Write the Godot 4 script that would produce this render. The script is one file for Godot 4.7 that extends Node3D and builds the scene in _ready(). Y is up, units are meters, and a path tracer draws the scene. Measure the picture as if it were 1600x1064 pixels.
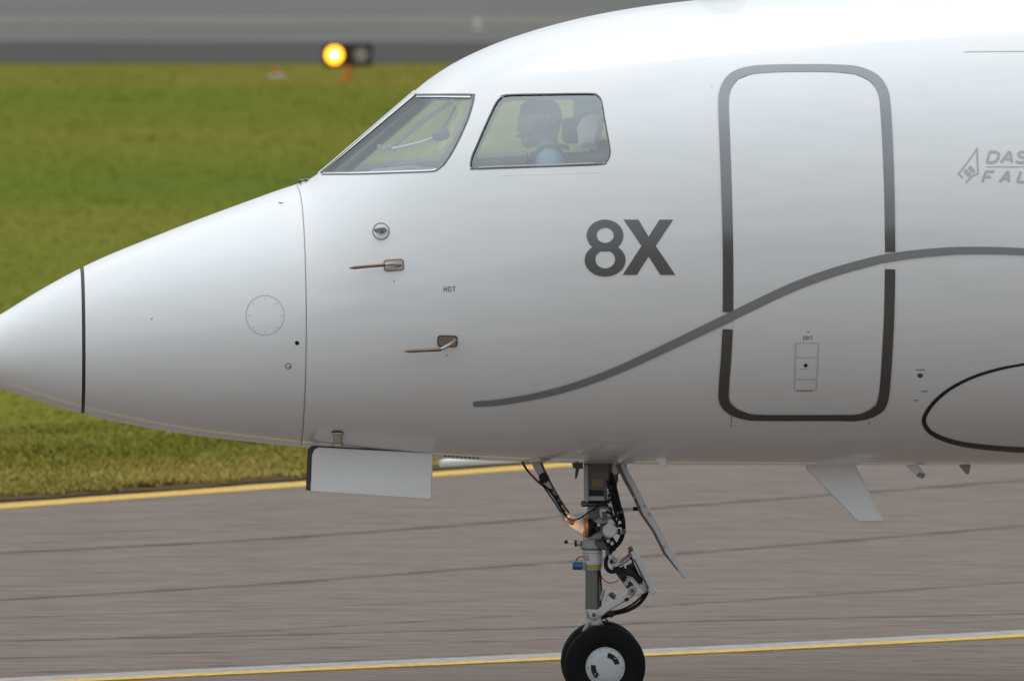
extends Node3D

# Side elevation of the aircraft: 300 drawing units to the metre, x to the tail, y down, nose wheel on the ground.
const EYE_Y := 5.0
const EYE_Z := 50.0
const FOCAL := 15000.0
const UNIT := 300.0
const TIP := -90.0

var top_line := PackedFloat32Array()
var low_line := PackedFloat32Array()
var wide_line := PackedFloat32Array()
var mid_line := PackedFloat32Array()
var M := {}
var jet: Node3D
var rng := RandomNumberGenerator.new()

# ---------------------------------------------------------------- helpers

func lin(r: float, g: float, b: float, a := 1.0) -> Color:
	var c := Color(r, g, b).linear_to_srgb()
	c.a = a
	return c

func mat(called: String, c: Color, rough := 0.6, metal := 0.0, spec := 0.5) -> StandardMaterial3D:
	var m := StandardMaterial3D.new()
	m.resource_name = called
	m.albedo_color = c
	m.roughness = rough
	m.metallic = metal
	m.metallic_specular = spec
	M[called] = m
	return m

func begin() -> SurfaceTool:
	var st := SurfaceTool.new()
	st.begin(Mesh.PRIMITIVE_TRIANGLES)
	return st

func vert(st: SurfaceTool, p: Vector3, n: Vector3, c: Color) -> void:
	st.set_color(c)
	st.set_normal(n)
	st.set_uv(Vector2(p.x, p.y))
	st.add_vertex(p)

func tri(st: SurfaceTool, a: Vector3, b: Vector3, c: Vector3, na: Vector3, nb: Vector3, nc: Vector3, col := Color.WHITE) -> void:
	var g := (b - a).cross(c - a)
	if g.length_squared() < 1e-16:
		return
	vert(st, a, na, col)
	if g.dot(na + nb + nc) > 0.0:
		vert(st, c, nc, col)
		vert(st, b, nb, col)
	else:
		vert(st, b, nb, col)
		vert(st, c, nc, col)

func quad(st: SurfaceTool, a: Vector3, b: Vector3, c: Vector3, d: Vector3, na: Vector3, nb: Vector3, nc: Vector3, nd: Vector3) -> void:
	tri(st, a, b, c, na, nb, nc)
	tri(st, a, c, d, na, nc, nd)

func obj(called: String, st: SurfaceTool, m: Material, parent: Node = self) -> MeshInstance3D:
	var o := MeshInstance3D.new()
	o.name = called
	o.mesh = st.commit()
	o.material_override = m
	parent.add_child(o, true)
	return o

func thing(called: String, label: String, category: String, at := Vector3.ZERO, group := "") -> Node3D:
	var o := Node3D.new()
	o.name = called
	add_child(o, true)
	o.position = at
	o.set_meta("label", label)
	o.set_meta("category", category)
	if group:
		o.set_meta("group", group)
	return o

func part(called: String, parent: Node, label := "") -> Node3D:
	var o := Node3D.new()
	o.name = called
	parent.add_child(o, true)
	if label:
		o.set_meta("label", label)
	return o

func struct(called: String, st: SurfaceTool, m: Material, label := "") -> MeshInstance3D:
	var o := obj(called, st, m)
	o.set_meta("kind", "structure")
	if label:
		o.set_meta("label", label)
	return o

func across(axis: Vector3) -> Vector3:
	var a := axis.normalized()
	return (a.cross(Vector3.UP) if absf(a.y) < 0.9 else a.cross(Vector3.RIGHT)).normalized()

# A round tube through points; radii may differ along it.
func tube(st: SurfaceTool, pts: Array, radii, seg := 10) -> void:
	var n := pts.size()
	var side := across(pts[1] - pts[0])
	var rings := []
	for i in n:
		var t: Vector3 = (pts[mini(i + 1, n - 1)] - pts[maxi(i - 1, 0)]).normalized()
		side = (side - t * side.dot(t)).normalized()
		var up := t.cross(side)
		var r: float = radii[i] if radii is Array else radii
		var ring := []
		for k in seg:
			var a := TAU * k / seg
			var d := side * cos(a) + up * sin(a)
			ring.append([pts[i] + d * r, d])
		rings.append(ring)
	for i in n - 1:
		for k in seg:
			var a = rings[i][k]
			var b = rings[i][(k + 1) % seg]
			var c = rings[i + 1][(k + 1) % seg]
			var d = rings[i + 1][k]
			quad(st, a[0], b[0], c[0], d[0], a[1], b[1], c[1], d[1])
	for e in [[0, (pts[0] - pts[1]).normalized()], [n - 1, (pts[n - 1] - pts[n - 2]).normalized()]]:
		for k in seg:
			tri(st, pts[e[0]], rings[e[0]][k][0], rings[e[0]][(k + 1) % seg][0], e[1], e[1], e[1])

func curve(pts: Array, steps := 5) -> Array:
	var out := []
	var n := pts.size()
	for i in n - 1:
		for k in steps:
			var t := float(k) / steps
			out.append(pts[i].cubic_interpolate(pts[i + 1], pts[maxi(i - 1, 0)], pts[mini(i + 2, n - 1)], t))
	out.append(pts[n - 1])
	return out

# A turned shape: profile is (along the axis, radius).
func lathe(st: SurfaceTool, at: Vector3, axis: Vector3, profile: Array, seg := 32) -> void:
	var ax := axis.normalized()
	var u := across(ax)
	var v := ax.cross(u)
	for i in profile.size() - 1:
		var p: Vector2 = profile[i]
		var q: Vector2 = profile[i + 1]
		var slope := Vector2(p.y - q.y, q.x - p.x)  # (axial, radial) outward for profiles that run along +axis
		if slope.length() < 1e-9:
			continue
		slope = slope.normalized()
		for k in seg:
			var a0 := TAU * k / seg
			var a1 := TAU * (k + 1) / seg
			var d0 := u * cos(a0) + v * sin(a0)
			var d1 := u * cos(a1) + v * sin(a1)
			var n0 := (ax * slope.x + d0 * slope.y).normalized()
			var n1 := (ax * slope.x + d1 * slope.y).normalized()
			quad(st, at + ax * p.x + d0 * p.y, at + ax * p.x + d1 * p.y, at + ax * q.x + d1 * q.y, at + ax * q.x + d0 * q.y, n0, n1, n1, n0)

# A bevelled plate: outline in local xy, thickness along local z.
func slab(st: SurfaceTool, outline: Array, xf: Transform3D, thick: float, bevel := 0.003) -> void:
	var pts := PackedVector2Array(outline)
	if not Geometry2D.is_polygon_clockwise(pts):
		pts.reverse()
	var n := pts.size()
	var inner := PackedVector2Array()
	var norms := []
	for i in n:
		var e := (pts[(i + 1) % n] - pts[i]).normalized()
		norms.append(Vector2(-e.y, e.x))
	for i in n:
		var a: Vector2 = norms[(i + n - 1) % n]
		var b: Vector2 = norms[i]
		inner.append(pts[i] - (a + b) / maxf(1.0 + a.dot(b), 0.4) * bevel)
	var h := thick / 2.0
	for s in [-1.0, 1.0]:
		var nz: Vector3 = (xf.basis * Vector3(0, 0, s)).normalized()
		var idx := Geometry2D.triangulate_polygon(inner)
		for i in range(0, idx.size(), 3):
			var w := []
			for j in 3:
				w.append(xf * Vector3(inner[idx[i + j]].x, inner[idx[i + j]].y, s * h))
			tri(st, w[0], w[1], w[2], nz, nz, nz)
	for i in n:
		var j := (i + 1) % n
		var nn: Vector2 = norms[i]
		var side: Vector3 = (xf.basis * Vector3(nn.x, nn.y, 0)).normalized()
		quad(st, xf * Vector3(pts[i].x, pts[i].y, -h + bevel), xf * Vector3(pts[j].x, pts[j].y, -h + bevel), xf * Vector3(pts[j].x, pts[j].y, h - bevel), xf * Vector3(pts[i].x, pts[i].y, h - bevel), side, side, side, side)
		for s in [-1.0, 1.0]:
			var bn: Vector3 = (side + (xf.basis * Vector3(0, 0, s)).normalized()).normalized()
			quad(st, xf * Vector3(pts[i].x, pts[i].y, s * (h - bevel)), xf * Vector3(pts[j].x, pts[j].y, s * (h - bevel)), xf * Vector3(inner[j].x, inner[j].y, s * h), xf * Vector3(inner[i].x, inner[i].y, s * h), bn, bn, bn, bn)

func box(st: SurfaceTool, at: Vector3, size: Vector3, bevel := 0.004, turn := Basis()) -> void:
	var a := size.x / 2
	var b := size.y / 2
	slab(st, [Vector2(-a, -b), Vector2(a, -b), Vector2(a, b), Vector2(-a, b)], Transform3D(turn, at), size.z, bevel)

func round_rect(w: float, h: float, r: float, seg := 5) -> Array:
	var out := []
	for q in 4:
		var c := Vector2((w / 2 - r) * [1, -1, -1, 1][q], (h / 2 - r) * [1, 1, -1, -1][q])
		for k in seg + 1:
			var a := PI / 2 * (q + float(k) / seg)
			out.append(c + Vector2(cos(a), sin(a)) * r)
	return out

# ---------------------------------------------------------------- from the side view to places

func at(px: float, py: float, z := 0.0) -> Vector3:
	var k := (EYE_Z - z) / FOCAL
	return Vector3((px - 800.0) * k, EYE_Y - (py + 396.0) * k, z)

func flat(px: float, py: float) -> Vector3:      # a place on the ground
	var d := EYE_Y * FOCAL / (py + 396.0)
	return Vector3((px - 800.0) * d / FOCAL, 0.0, EYE_Z - d)

# ---------------------------------------------------------------- the shape of the fuselage

func sampled(table: Array) -> PackedFloat32Array:
	var out := PackedFloat32Array()
	var n := table.size()
	var slope := []
	for i in n:
		if i == 0 or i == n - 1:
			var j := 0 if i == 0 else n - 2
			slope.append((table[j + 1].y - table[j].y) / (table[j + 1].x - table[j].x))
		else:
			var h0: float = table[i].x - table[i - 1].x
			var h1: float = table[i + 1].x - table[i].x
			slope.append(((table[i].y - table[i - 1].y) / h0 * h1 + (table[i + 1].y - table[i].y) / h1 * h0) / (h0 + h1))
	var k := 0
	for x in range(-20, 1801):
		while k < n - 2 and x > table[k + 1].x:
			k += 1
		var h: float = table[k + 1].x - table[k].x
		var t: float = (x - table[k].x) / h
		out.append((2 * t * t * t - 3 * t * t + 1) * table[k].y + (t * t * t - 2 * t * t + t) * h * slope[k] + (3 * t * t - 2 * t * t * t) * table[k + 1].y + (t * t * t - t * t) * h * slope[k + 1])
	return out

func look(a: PackedFloat32Array, x: float) -> float:
	var f := clampf(x + 20.0, 0.0, a.size() - 1.001)
	var i := int(f)
	return lerpf(a[i], a[i + 1], f - i)

# (top, bottom, half width, height of the widest place) of the section at x
func section(x: float) -> Vector4:
	if x < -20.0:
		var t := maxf((x - TIP) / -TIP, 0.0)
		var y0 := 556.0
		var k := 7.0 / 9.0
		return Vector4(y0 - (y0 - top_line[0]) * pow(t / k, 0.8), y0 + (low_line[0] - y0) * pow(t / k, 0.6), wide_line[0] * pow(t / k, 0.65), lerpf(y0, mid_line[0], t / k))
	if x > 4200.0:
		var s := clampf((x - 4200.0) / 2600.0, 0.0, 1.0)
		var e := section(1790.0)
		var y := lerpf(e.w, e.x + 60.0, s)
		var f := sqrt(maxf(1.0 - s * s, 0.0)) * 0.98 + 0.02
		return Vector4(y + (e.x - e.w) * f, y + (e.y - e.w) * f, e.z * f, y)
	return Vector4(look(top_line, x), look(low_line, x), look(wide_line, x), look(mid_line, x))

func raw(x: float, phi: float) -> Vector3:
	var s := section(x)
	var sn := sin(deg_to_rad(phi))
	var y := s.w - (s.w - s.x) * sn if phi >= 0.0 else s.w - (s.y - s.w) * sn
	return Vector3((x - 800.0) / UNIT, EYE_Y - (y + 396.0) / UNIT, s.z * cos(deg_to_rad(phi)) / UNIT)

func skin_normal(x: float, phi: float) -> Vector3:
	var hx := 5.0 if x > -60.0 else maxf((x - TIP) * 0.4, 0.2)
	var dx := raw(x + hx, phi) - raw(x - hx, phi)
	var dp := raw(x, minf(phi + 1.0, 90.5)) - raw(x, maxf(phi - 1.0, -90.5))
	return dx.cross(dp).normalized()

func skin_at(x: float, phi: float, off := 0.0, side := 1.0) -> Array:
	var n := skin_normal(x, phi)
	var p := raw(x, phi) + n * off
	return [Vector3(p.x, p.y, p.z * side), Vector3(n.x, n.y, n.z * side)]

# Where a mark of the side view lies on the skin: (x, phi)
func on_skin(p: Vector2) -> Vector2:
	var z := 0.0
	var out := Vector2()
	for i in 9:
		var k := (EYE_Z - z / UNIT) / EYE_Z
		var x := 800.0 + (p.x - 800.0) * k
		var y := -396.0 + (p.y + 396.0) * k
		var s := section(x)
		var sn := (s.w - y) / (s.w - s.x) if y <= s.w else (s.w - y) / (s.y - s.w)
		out = Vector2(x, rad_to_deg(asin(clampf(sn, -1.0, 1.0))))
		z = lerpf(z, s.z * cos(deg_to_rad(out.y)), 0.85)
	return out

func on_point(px: float, py: float, off := 0.0) -> Array:
	var q := on_skin(Vector2(px, py))
	return skin_at(q.x, q.y, off)

const PH := 4.0    # drawing units per degree, to keep cells near square

func dense(poly: Array, step := 5.0) -> Array:
	var out := []
	for i in poly.size():
		var a: Vector2 = poly[i]
		var b: Vector2 = poly[(i + 1) % poly.size()]
		var n := maxi(1, int(ceil(a.distance_to(b) / step)))
		for k in n:
			out.append(a.lerp(b, float(k) / n))
	return out

func mapped(poly: Array, step := 5.0) -> PackedVector2Array:
	var out := PackedVector2Array()
	for p in dense(poly, step):
		var q := on_skin(p)
		out.append(Vector2(q.x, q.y * PH))
	return out

func bounds(poly: PackedVector2Array) -> Rect2:
	var r := Rect2(poly[0], Vector2.ZERO)
	for p in poly:
		r = r.expand(p)
	return r

func emit(st: SurfaceTool, poly: PackedVector2Array, off: float, side: float, inward := false) -> void:
	var idx := Geometry2D.triangulate_polygon(poly)
	if idx.is_empty():
		return
	var v := []
	for p in poly:
		var s := skin_at(p.x, p.y / PH, off, side)
		if inward:
			s[1] = -s[1]
		v.append(s)
	for i in range(0, idx.size(), 3):
		var a = v[idx[i]]
		var b = v[idx[i + 1]]
		var c = v[idx[i + 2]]
		tri(st, a[0], b[0], c[0], a[1], b[1], c[1])

func shell(st: SurfaceTool, stations: Array, phis: int, off: float, holes: Array, inward := false) -> void:
	var boxes := []
	for h in holes:
		boxes.append(bounds(h))
	for side in [1.0, -1.0]:
		for i in stations.size() - 1:
			for k in phis:
				var y0 := (-90.0 + 180.0 * k / phis) * PH
				var y1 := (-90.0 + 180.0 * (k + 1) / phis) * PH
				var cell := Rect2(stations[i], y0, stations[i + 1] - stations[i], y1 - y0)
				var pieces := [PackedVector2Array([cell.position, Vector2(cell.end.x, y0), cell.end, Vector2(cell.position.x, y1)])]
				for h in holes.size():
					if boxes[h].grow(1.0).intersects(cell):
						var next := []
						for piece in pieces:
							next.append_array(Geometry2D.clip_polygons(piece, holes[h]))
						pieces = next
				for piece in pieces:
					emit(st, bowed(piece) if stations[i] < 330.0 else piece, off, side, inward)

# The joint of the nose cone bows backwards at the sides.
func bowed(poly: PackedVector2Array) -> PackedVector2Array:
	var out := PackedVector2Array()
	for p in poly:
		out.append(Vector2(p.x + 8.5 * cos(deg_to_rad(p.y / PH)) * exp(-pow((p.x - 128.0) / 62.0, 2.0)) - 2.5 * exp(-pow((p.x - 128.0) / 62.0, 2.0)), p.y))
	return out

# A piece of the skin with the given outline, lifted off it by off metres.
func patch_mapped(st: SurfaceTool, poly: PackedVector2Array, off: float, side := 1.0, dx := 12.0, dp := 3.0) -> void:
	var r := bounds(poly)
	var x := r.position.x
	while x < r.end.x:
		var y := r.position.y
		while y < r.end.y:
			var cell := PackedVector2Array([Vector2(x, y), Vector2(x + dx, y), Vector2(x + dx, y + dp * PH), Vector2(x, y + dp * PH)])
			for piece in Geometry2D.intersect_polygons(cell, poly):
				emit(st, piece, off, side)
			y += dp * PH
		x += dx

func patch(st: SurfaceTool, poly: Array, off: float) -> void:
	patch_mapped(st, mapped(poly), off)

# A painted line or stripe on the skin along a path of the side view.
func stripe(st: SurfaceTool, path: Array, half, off := 0.0018, smooth := true) -> void:
	var pts := []
	var halves := []
	var n := path.size()
	for i in n - 1:
		var h0: float = half[i] if half is Array else half
		var h1: float = half[i + 1] if half is Array else half
		var steps := maxi(1, int(ceil(path[i].distance_to(path[i + 1]) / 5.0)))
		for k in steps:
			var t := float(k) / steps
			pts.append(path[i].cubic_interpolate(path[i + 1], path[maxi(i - 1, 0)], path[mini(i + 2, n - 1)], t) if smooth else path[i].lerp(path[i + 1], t))
			halves.append(lerpf(h0, h1, t))
	pts.append(path[n - 1])
	halves.append(half[n - 1] if half is Array else half)
	var closed: bool = path[0].distance_to(path[n - 1]) < 0.01
	var rows := []
	for i in pts.size():
		var a: Vector2 = pts[i - 1] if i > 0 else (pts[pts.size() - 2] if closed else pts[0])
		var b: Vector2 = pts[i + 1] if i < pts.size() - 1 else (pts[1] if closed else pts[i])
		var d := (b - a).normalized()
		var nrm := Vector2(-d.y, d.x)
		var row := []
		for s in [-1.0, 0.0, 1.0]:
			var q := on_skin(pts[i] + nrm * s * halves[i])
			row.append(skin_at(q.x, q.y, off))
		rows.append(row)
	for i in rows.size() - 1:
		for k in 2:
			var a = rows[i][k]
			var b = rows[i][k + 1]
			var c = rows[i + 1][k + 1]
			var d = rows[i + 1][k]
			quad(st, a[0], b[0], c[0], d[0], a[1], b[1], c[1], d[1])

func ellipse(c: Vector2, rx: float, ry: float, n := 28, a0 := 0.0, a1 := TAU) -> Array:
	var out := []
	for i in n + 1:
		var a := lerpf(a0, a1, float(i) / n)
		out.append(c + Vector2(cos(a) * rx, sin(a) * ry))
	return out

func disc(st: SurfaceTool, c: Vector2, r: float, off: float) -> void:
	var pts := ellipse(c, r, r, 20)
	pts.pop_back()
	patch(st, pts, off)

# A ring between two ovals, painted on the skin.
func ring(st: SurfaceTool, oc: Vector2, orx: float, ory: float, ic: Vector2, irx: float, iry: float, off: float) -> void:
	var n := 48
	for i in n:
		var w := []
		for e in [[i, 0.0], [i + 1, 0.0], [i + 1, 1.0], [i, 1.0]]:
			var a: float = TAU * e[0] / n
			var o := oc + Vector2(cos(a) * orx, sin(a) * ory)
			var q := ic + Vector2(cos(a) * irx, sin(a) * iry)
			var s := on_skin(o.lerp(q, e[1]))
			w.append(skin_at(s.x, s.y, off))
		quad(st, w[0][0], w[1][0], w[2][0], w[3][0], w[0][1], w[1][1], w[2][1], w[3][1])

# Lettering drawn with strokes; a letter cell is 1 wide and 1 high, y down.
func strokes(ch: String) -> Array:
	match ch:
		"D": return [[0, 1, 0, 0, .55, 0, .85, .15, .95, .5, .85, .85, .55, 1, 0, 1]]
		"A": return [[0, 1, .45, 0, .55, 0, 1, 1], [.2, .66, .8, .66]]
		"S": return [[.95, .16, .75, 0, .25, 0, .05, .2, .2, .42, .75, .55, .95, .78, .75, 1, .25, 1, .02, .84]]
		"U": return [[0, 0, 0, .75, .2, 1, .75, 1, .95, .75, .95, 0]]
		"L": return [[0, 0, 0, 1, .8, 1]]
		"T": return [[0, 0, 1, 0], [.5, 0, .5, 1]]
		"F": return [[0, 1, 0, 0, .95, 0], [0, .5, .75, .5]]
		"C": return [[.95, .2, .75, 0, .25, 0, 0, .3, 0, .7, .25, 1, .75, 1, .95, .8]]
		"O": return [[.3, 0, .7, 0, .95, .3, .95, .7, .7, 1, .3, 1, .05, .7, .05, .3, .3, 0]]
		"N": return [[0, 1, 0, 0, .9, 1, .9, 0]]
		"H": return [[0, 0, 0, 1], [.9, 0, .9, 1], [0, .5, .9, .5]]
		"E": return [[.9, 0, 0, 0, 0, 1, .9, 1], [0, .5, .7, .5]]
		"X": return [[0, 0, .9, 1], [.9, 0, 0, 1]]
		"I": return [[.4, 0, .4, 1]]
	return []

func write(parent: Node, m: String, text: String, x: float, y: float, w: float, h: float, pitch: float, slant: float, half: float, off := 0.0016) -> void:
	for i in text.length():
		var st := begin()
		var lift := off
		for line in strokes(text[i]):
			var pts := []
			for k in range(0, line.size(), 2):
				pts.append(Vector2(x + i * pitch + line[k] * w + (1.0 - line[k + 1]) * slant * h, y + line[k + 1] * h))
			stripe(st, pts, half, lift, false)
			lift += 0.0004
		obj("letter", st, M[m], parent)

func line_on(called: String, m: String, parent: Node, path: Array, half, off := 0.0018, smooth := true) -> void:
	var st := begin()
	stripe(st, path, half, off, smooth)
	obj(called, st, M[m], parent)

# ---------------------------------------------------------------- bodies from tapered capsules

func body_field(prims: Array, p: Vector3, k: float) -> float:
	var d := 1e9
	for c in prims:
		var ab: Vector3 = c[1] - c[0]
		var t := clampf((p - c[0]).dot(ab) / maxf(ab.length_squared(), 1e-9), 0.0, 1.0)
		var e: float = p.distance_to(c[0] + ab * t) - lerpf(c[2], c[3], t)
		var kk: float = c[4] if c.size() > 4 else k
		var h := maxf(kk - absf(d - e), 0.0) / kk
		d = minf(d, e) - h * h * kk * 0.25
	return d

func nets(st: SurfaceTool, prims: Array, h: float, k: float, cut := 1e9) -> void:
	var r := AABB(prims[0][0], Vector3.ZERO)
	for c in prims:
		for e in 2:
			r = r.merge(AABB(c[e] - Vector3.ONE * (c[2 + e] + h * 2), Vector3.ONE * (c[2 + e] + h * 2) * 2))
	var n := Vector3i((r.size / h).ceil()) + Vector3i.ONE
	var f := PackedFloat32Array()
	f.resize(n.x * n.y * n.z)
	var i := 0
	for z in n.z:
		for y in n.y:
			for x in n.x:
				var p := r.position + Vector3(x, y, z) * h
				f[i] = maxf(body_field(prims, p, k), p.y - cut)
				i += 1
	var cell := {}
	var place := []
	var normal := []
	var sx := 1
	var sy := n.x
	var sz := n.x * n.y
	var corners := [0, sx, sy, sx + sy, sz, sz + sx, sz + sy, sz + sx + sy]
	for z in n.z - 1:
		for y in n.y - 1:
			for x in n.x - 1:
				var b := x + y * sy + z * sz
				var inside := 0
				for c in corners:
					if f[b + c] < 0.0:
						inside += 1
				if inside == 0 or inside == 8:
					continue
				var sum := Vector3.ZERO
				var cnt := 0
				for e in [[0, 1], [2, 3], [4, 5], [6, 7], [0, 2], [1, 3], [4, 6], [5, 7], [0, 4], [1, 5], [2, 6], [3, 7]]:
					var v0: float = f[b + corners[e[0]]]
					var v1: float = f[b + corners[e[1]]]
					if (v0 < 0.0) != (v1 < 0.0):
						var t := v0 / (v0 - v1)
						var p0 := Vector3(e[0] & 1, (e[0] >> 1) & 1, e[0] >> 2)
						var p1 := Vector3(e[1] & 1, (e[1] >> 1) & 1, e[1] >> 2)
						sum += p0.lerp(p1, t)
						cnt += 1
				var p := r.position + (Vector3(x, y, z) + sum / cnt) * h
				cell[b] = place.size()
				place.append(p)
				var g := Vector3(f[b + 1] + f[b + sx + sy] + f[b + sz + sx] + f[b + sx + sy + sz] - f[b] - f[b + sy] - f[b + sz] - f[b + sz + sy], f[b + sy] + f[b + sx + sy] + f[b + sz + sy] + f[b + sx + sy + sz] - f[b] - f[b + sx] - f[b + sz] - f[b + sz + sx], f[b + sz] + f[b + sz + sx] + f[b + sz + sy] + f[b + sz + sx + sy] - f[b] - f[b + sx] - f[b + sy] - f[b + sx + sy])
				normal.append(g.normalized())
	for z in range(1, n.z - 1):
		for y in range(1, n.y - 1):
			for x in range(1, n.x - 1):
				var b := x + y * sy + z * sz
				for e in [[sx, sy, sz], [sy, sz, sx], [sz, sx, sy]]:
					if (f[b] < 0.0) != (f[b + e[0]] < 0.0):
						var q := [b, b - e[1], b - e[1] - e[2], b - e[2]]
						if cell.has(q[0]) and cell.has(q[1]) and cell.has(q[2]) and cell.has(q[3]):
							var w := []
							for c in q:
								w.append(cell[c])
							quad(st, place[w[0]], place[w[1]], place[w[2]], place[w[3]], normal[w[0]], normal[w[1]], normal[w[2]], normal[w[3]])

# ---------------------------------------------------------------- textures

func noise_map(seed_: int, freq: float, octaves: int, ramp: Array, w := 512, h := 512) -> NoiseTexture2D:
	var n := FastNoiseLite.new()
	n.seed = seed_
	n.frequency = freq
	n.fractal_octaves = octaves
	var t := NoiseTexture2D.new()
	t.width = w
	t.height = h
	t.seamless = true
	t.noise = n
	var g := Gradient.new()
	g.offsets = PackedFloat32Array([0.0, 0.5, 1.0])
	g.colors = PackedColorArray(ramp)
	t.color_ramp = g
	return t

func bump_map(seed_: int, freq: float, strength: float) -> NoiseTexture2D:
	var n := FastNoiseLite.new()
	n.seed = seed_
	n.frequency = freq
	n.fractal_octaves = 3
	var t := NoiseTexture2D.new()
	t.width = 512
	t.height = 512
	t.seamless = true
	t.as_normal_map = true
	t.bump_strength = strength
	t.noise = n
	return t

func make_materials() -> void:
	var white := mat("white_paint", lin(0.79, 0.805, 0.81), 0.32, 0.0, 0.35)
	white.normal_enabled = true
	white.normal_texture = bump_map(41, 0.012, 3.0)
	white.normal_scale = 0.10
	white.clearcoat_enabled = true
	white.clearcoat = 0.85
	white.clearcoat_roughness = 0.06
	var shade := noise_map(11, 0.012, 4, [Color(0.972, 0.972, 0.97), Color(0.985, 0.985, 0.985), Color(1, 1, 1)])
	white.albedo_texture = shade
	white.uv1_triplanar = true
	white.uv1_scale = Vector3(0.25, 1.4, 1.0)
	var metal := mat("dark_metallic_paint", lin(0.20, 0.21, 0.215), 0.24, 0.97)
	metal.clearcoat_enabled = true
	metal.clearcoat = 0.5
	metal.clearcoat_roughness = 0.05
	mat("letter_paint", lin(0.17, 0.175, 0.18), 0.26, 0.55)
	mat("grey_paint", lin(0.165, 0.17, 0.175), 0.3)
	mat("stripe_paint", lin(0.235, 0.245, 0.25), 0.25)
	mat("faint_gap", lin(0.50, 0.50, 0.50), 0.5)
	mat("pale_grey_paint", lin(0.46, 0.47, 0.49), 0.3)
	mat("black_line", lin(0.02, 0.02, 0.02), 0.3)
	mat("panel_gap", lin(0.28, 0.28, 0.28), 0.6)
	mat("seam_light", lin(0.85, 0.85, 0.8), 0.3)
	mat("seal", lin(0.035, 0.035, 0.04), 0.55)
	mat("window_seal", lin(0.11, 0.11, 0.115), 0.5)
	mat("bright_metal", lin(0.72, 0.72, 0.72), 0.28, 0.9)
	mat("probe_metal", lin(0.42, 0.38, 0.34), 0.35, 0.9)
	mat("probe_tip", lin(0.22, 0.17, 0.13), 0.35, 0.8)
	mat("gear_grey", lin(0.30, 0.31, 0.31), 0.42)
	mat("gear_light", lin(0.50, 0.51, 0.52), 0.4)
	mat("gear_dark", lin(0.085, 0.08, 0.072), 0.5)
	mat("chrome", lin(0.22, 0.22, 0.205), 0.2, 0.85)
	mat("hose", lin(0.010, 0.010, 0.011), 0.6, 0.0, 0.3)
	mat("black_part", lin(0.012, 0.012, 0.013), 0.5, 0.0, 0.35)
	mat("red_wire", lin(0.35, 0.03, 0.02), 0.5)
	mat("blue_part", lin(0.03, 0.12, 0.25), 0.35, 0.2)
	mat("yellow_band", lin(0.32, 0.31, 0.03), 0.5)
	mat("placard", lin(0.19, 0.11, 0.045), 0.5)
	mat("tyre", lin(0.009, 0.009, 0.009), 0.85, 0.0, 0.25)
	mat("hub", lin(0.45, 0.48, 0.49), 0.38)
	mat("lining", lin(0.88, 0.88, 0.78), 0.8)
	mat("dash", lin(0.10, 0.12, 0.14), 0.7)
	mat("post", lin(0.07, 0.085, 0.09), 0.6)
	mat("seat_leather", lin(0.05, 0.055, 0.06), 0.5)
	mat("seat_cover", lin(0.80, 0.80, 0.72), 0.8)
	mat("skin", lin(0.32, 0.19, 0.14), 0.55)
	mat("hair", lin(0.014, 0.013, 0.016), 0.6)
	mat("shirt", lin(0.30, 0.42, 0.52), 0.85)
	mat("trousers", lin(0.02, 0.022, 0.03), 0.85)
	mat("headset_grey", lin(0.10, 0.11, 0.12), 0.5)
	# Coated cockpit glass: a part of the light mirrors on the conductive film, the rest passes.
	var im := Image.create(2, 2, false, Image.FORMAT_RGBA8)
	im.fill(Color(1, 1, 1, 1))
	var glass := mat("cockpit_glass", lin(0.86, 0.93, 0.95, 0.23), 0.03, 1.0)
	glass.albedo_texture = ImageTexture.create_from_image(im)
	glass.transparency = BaseMaterial3D.TRANSPARENCY_ALPHA

# ---------------------------------------------------------------- ground

func sheet(pts: Array, y: float, st: SurfaceTool) -> void:
	var poly := PackedVector2Array()
	for p in pts:
		poly.append(Vector2(p.x, p.z))
	var idx := Geometry2D.triangulate_polygon(poly)
	for i in range(0, idx.size(), 3):
		var w := []
		for j in 3:
			w.append(Vector3(poly[idx[i + j]].x, y, poly[idx[i + j]].y))
		tri(st, w[0], w[1], w[2], Vector3.UP, Vector3.UP, Vector3.UP)

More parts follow.
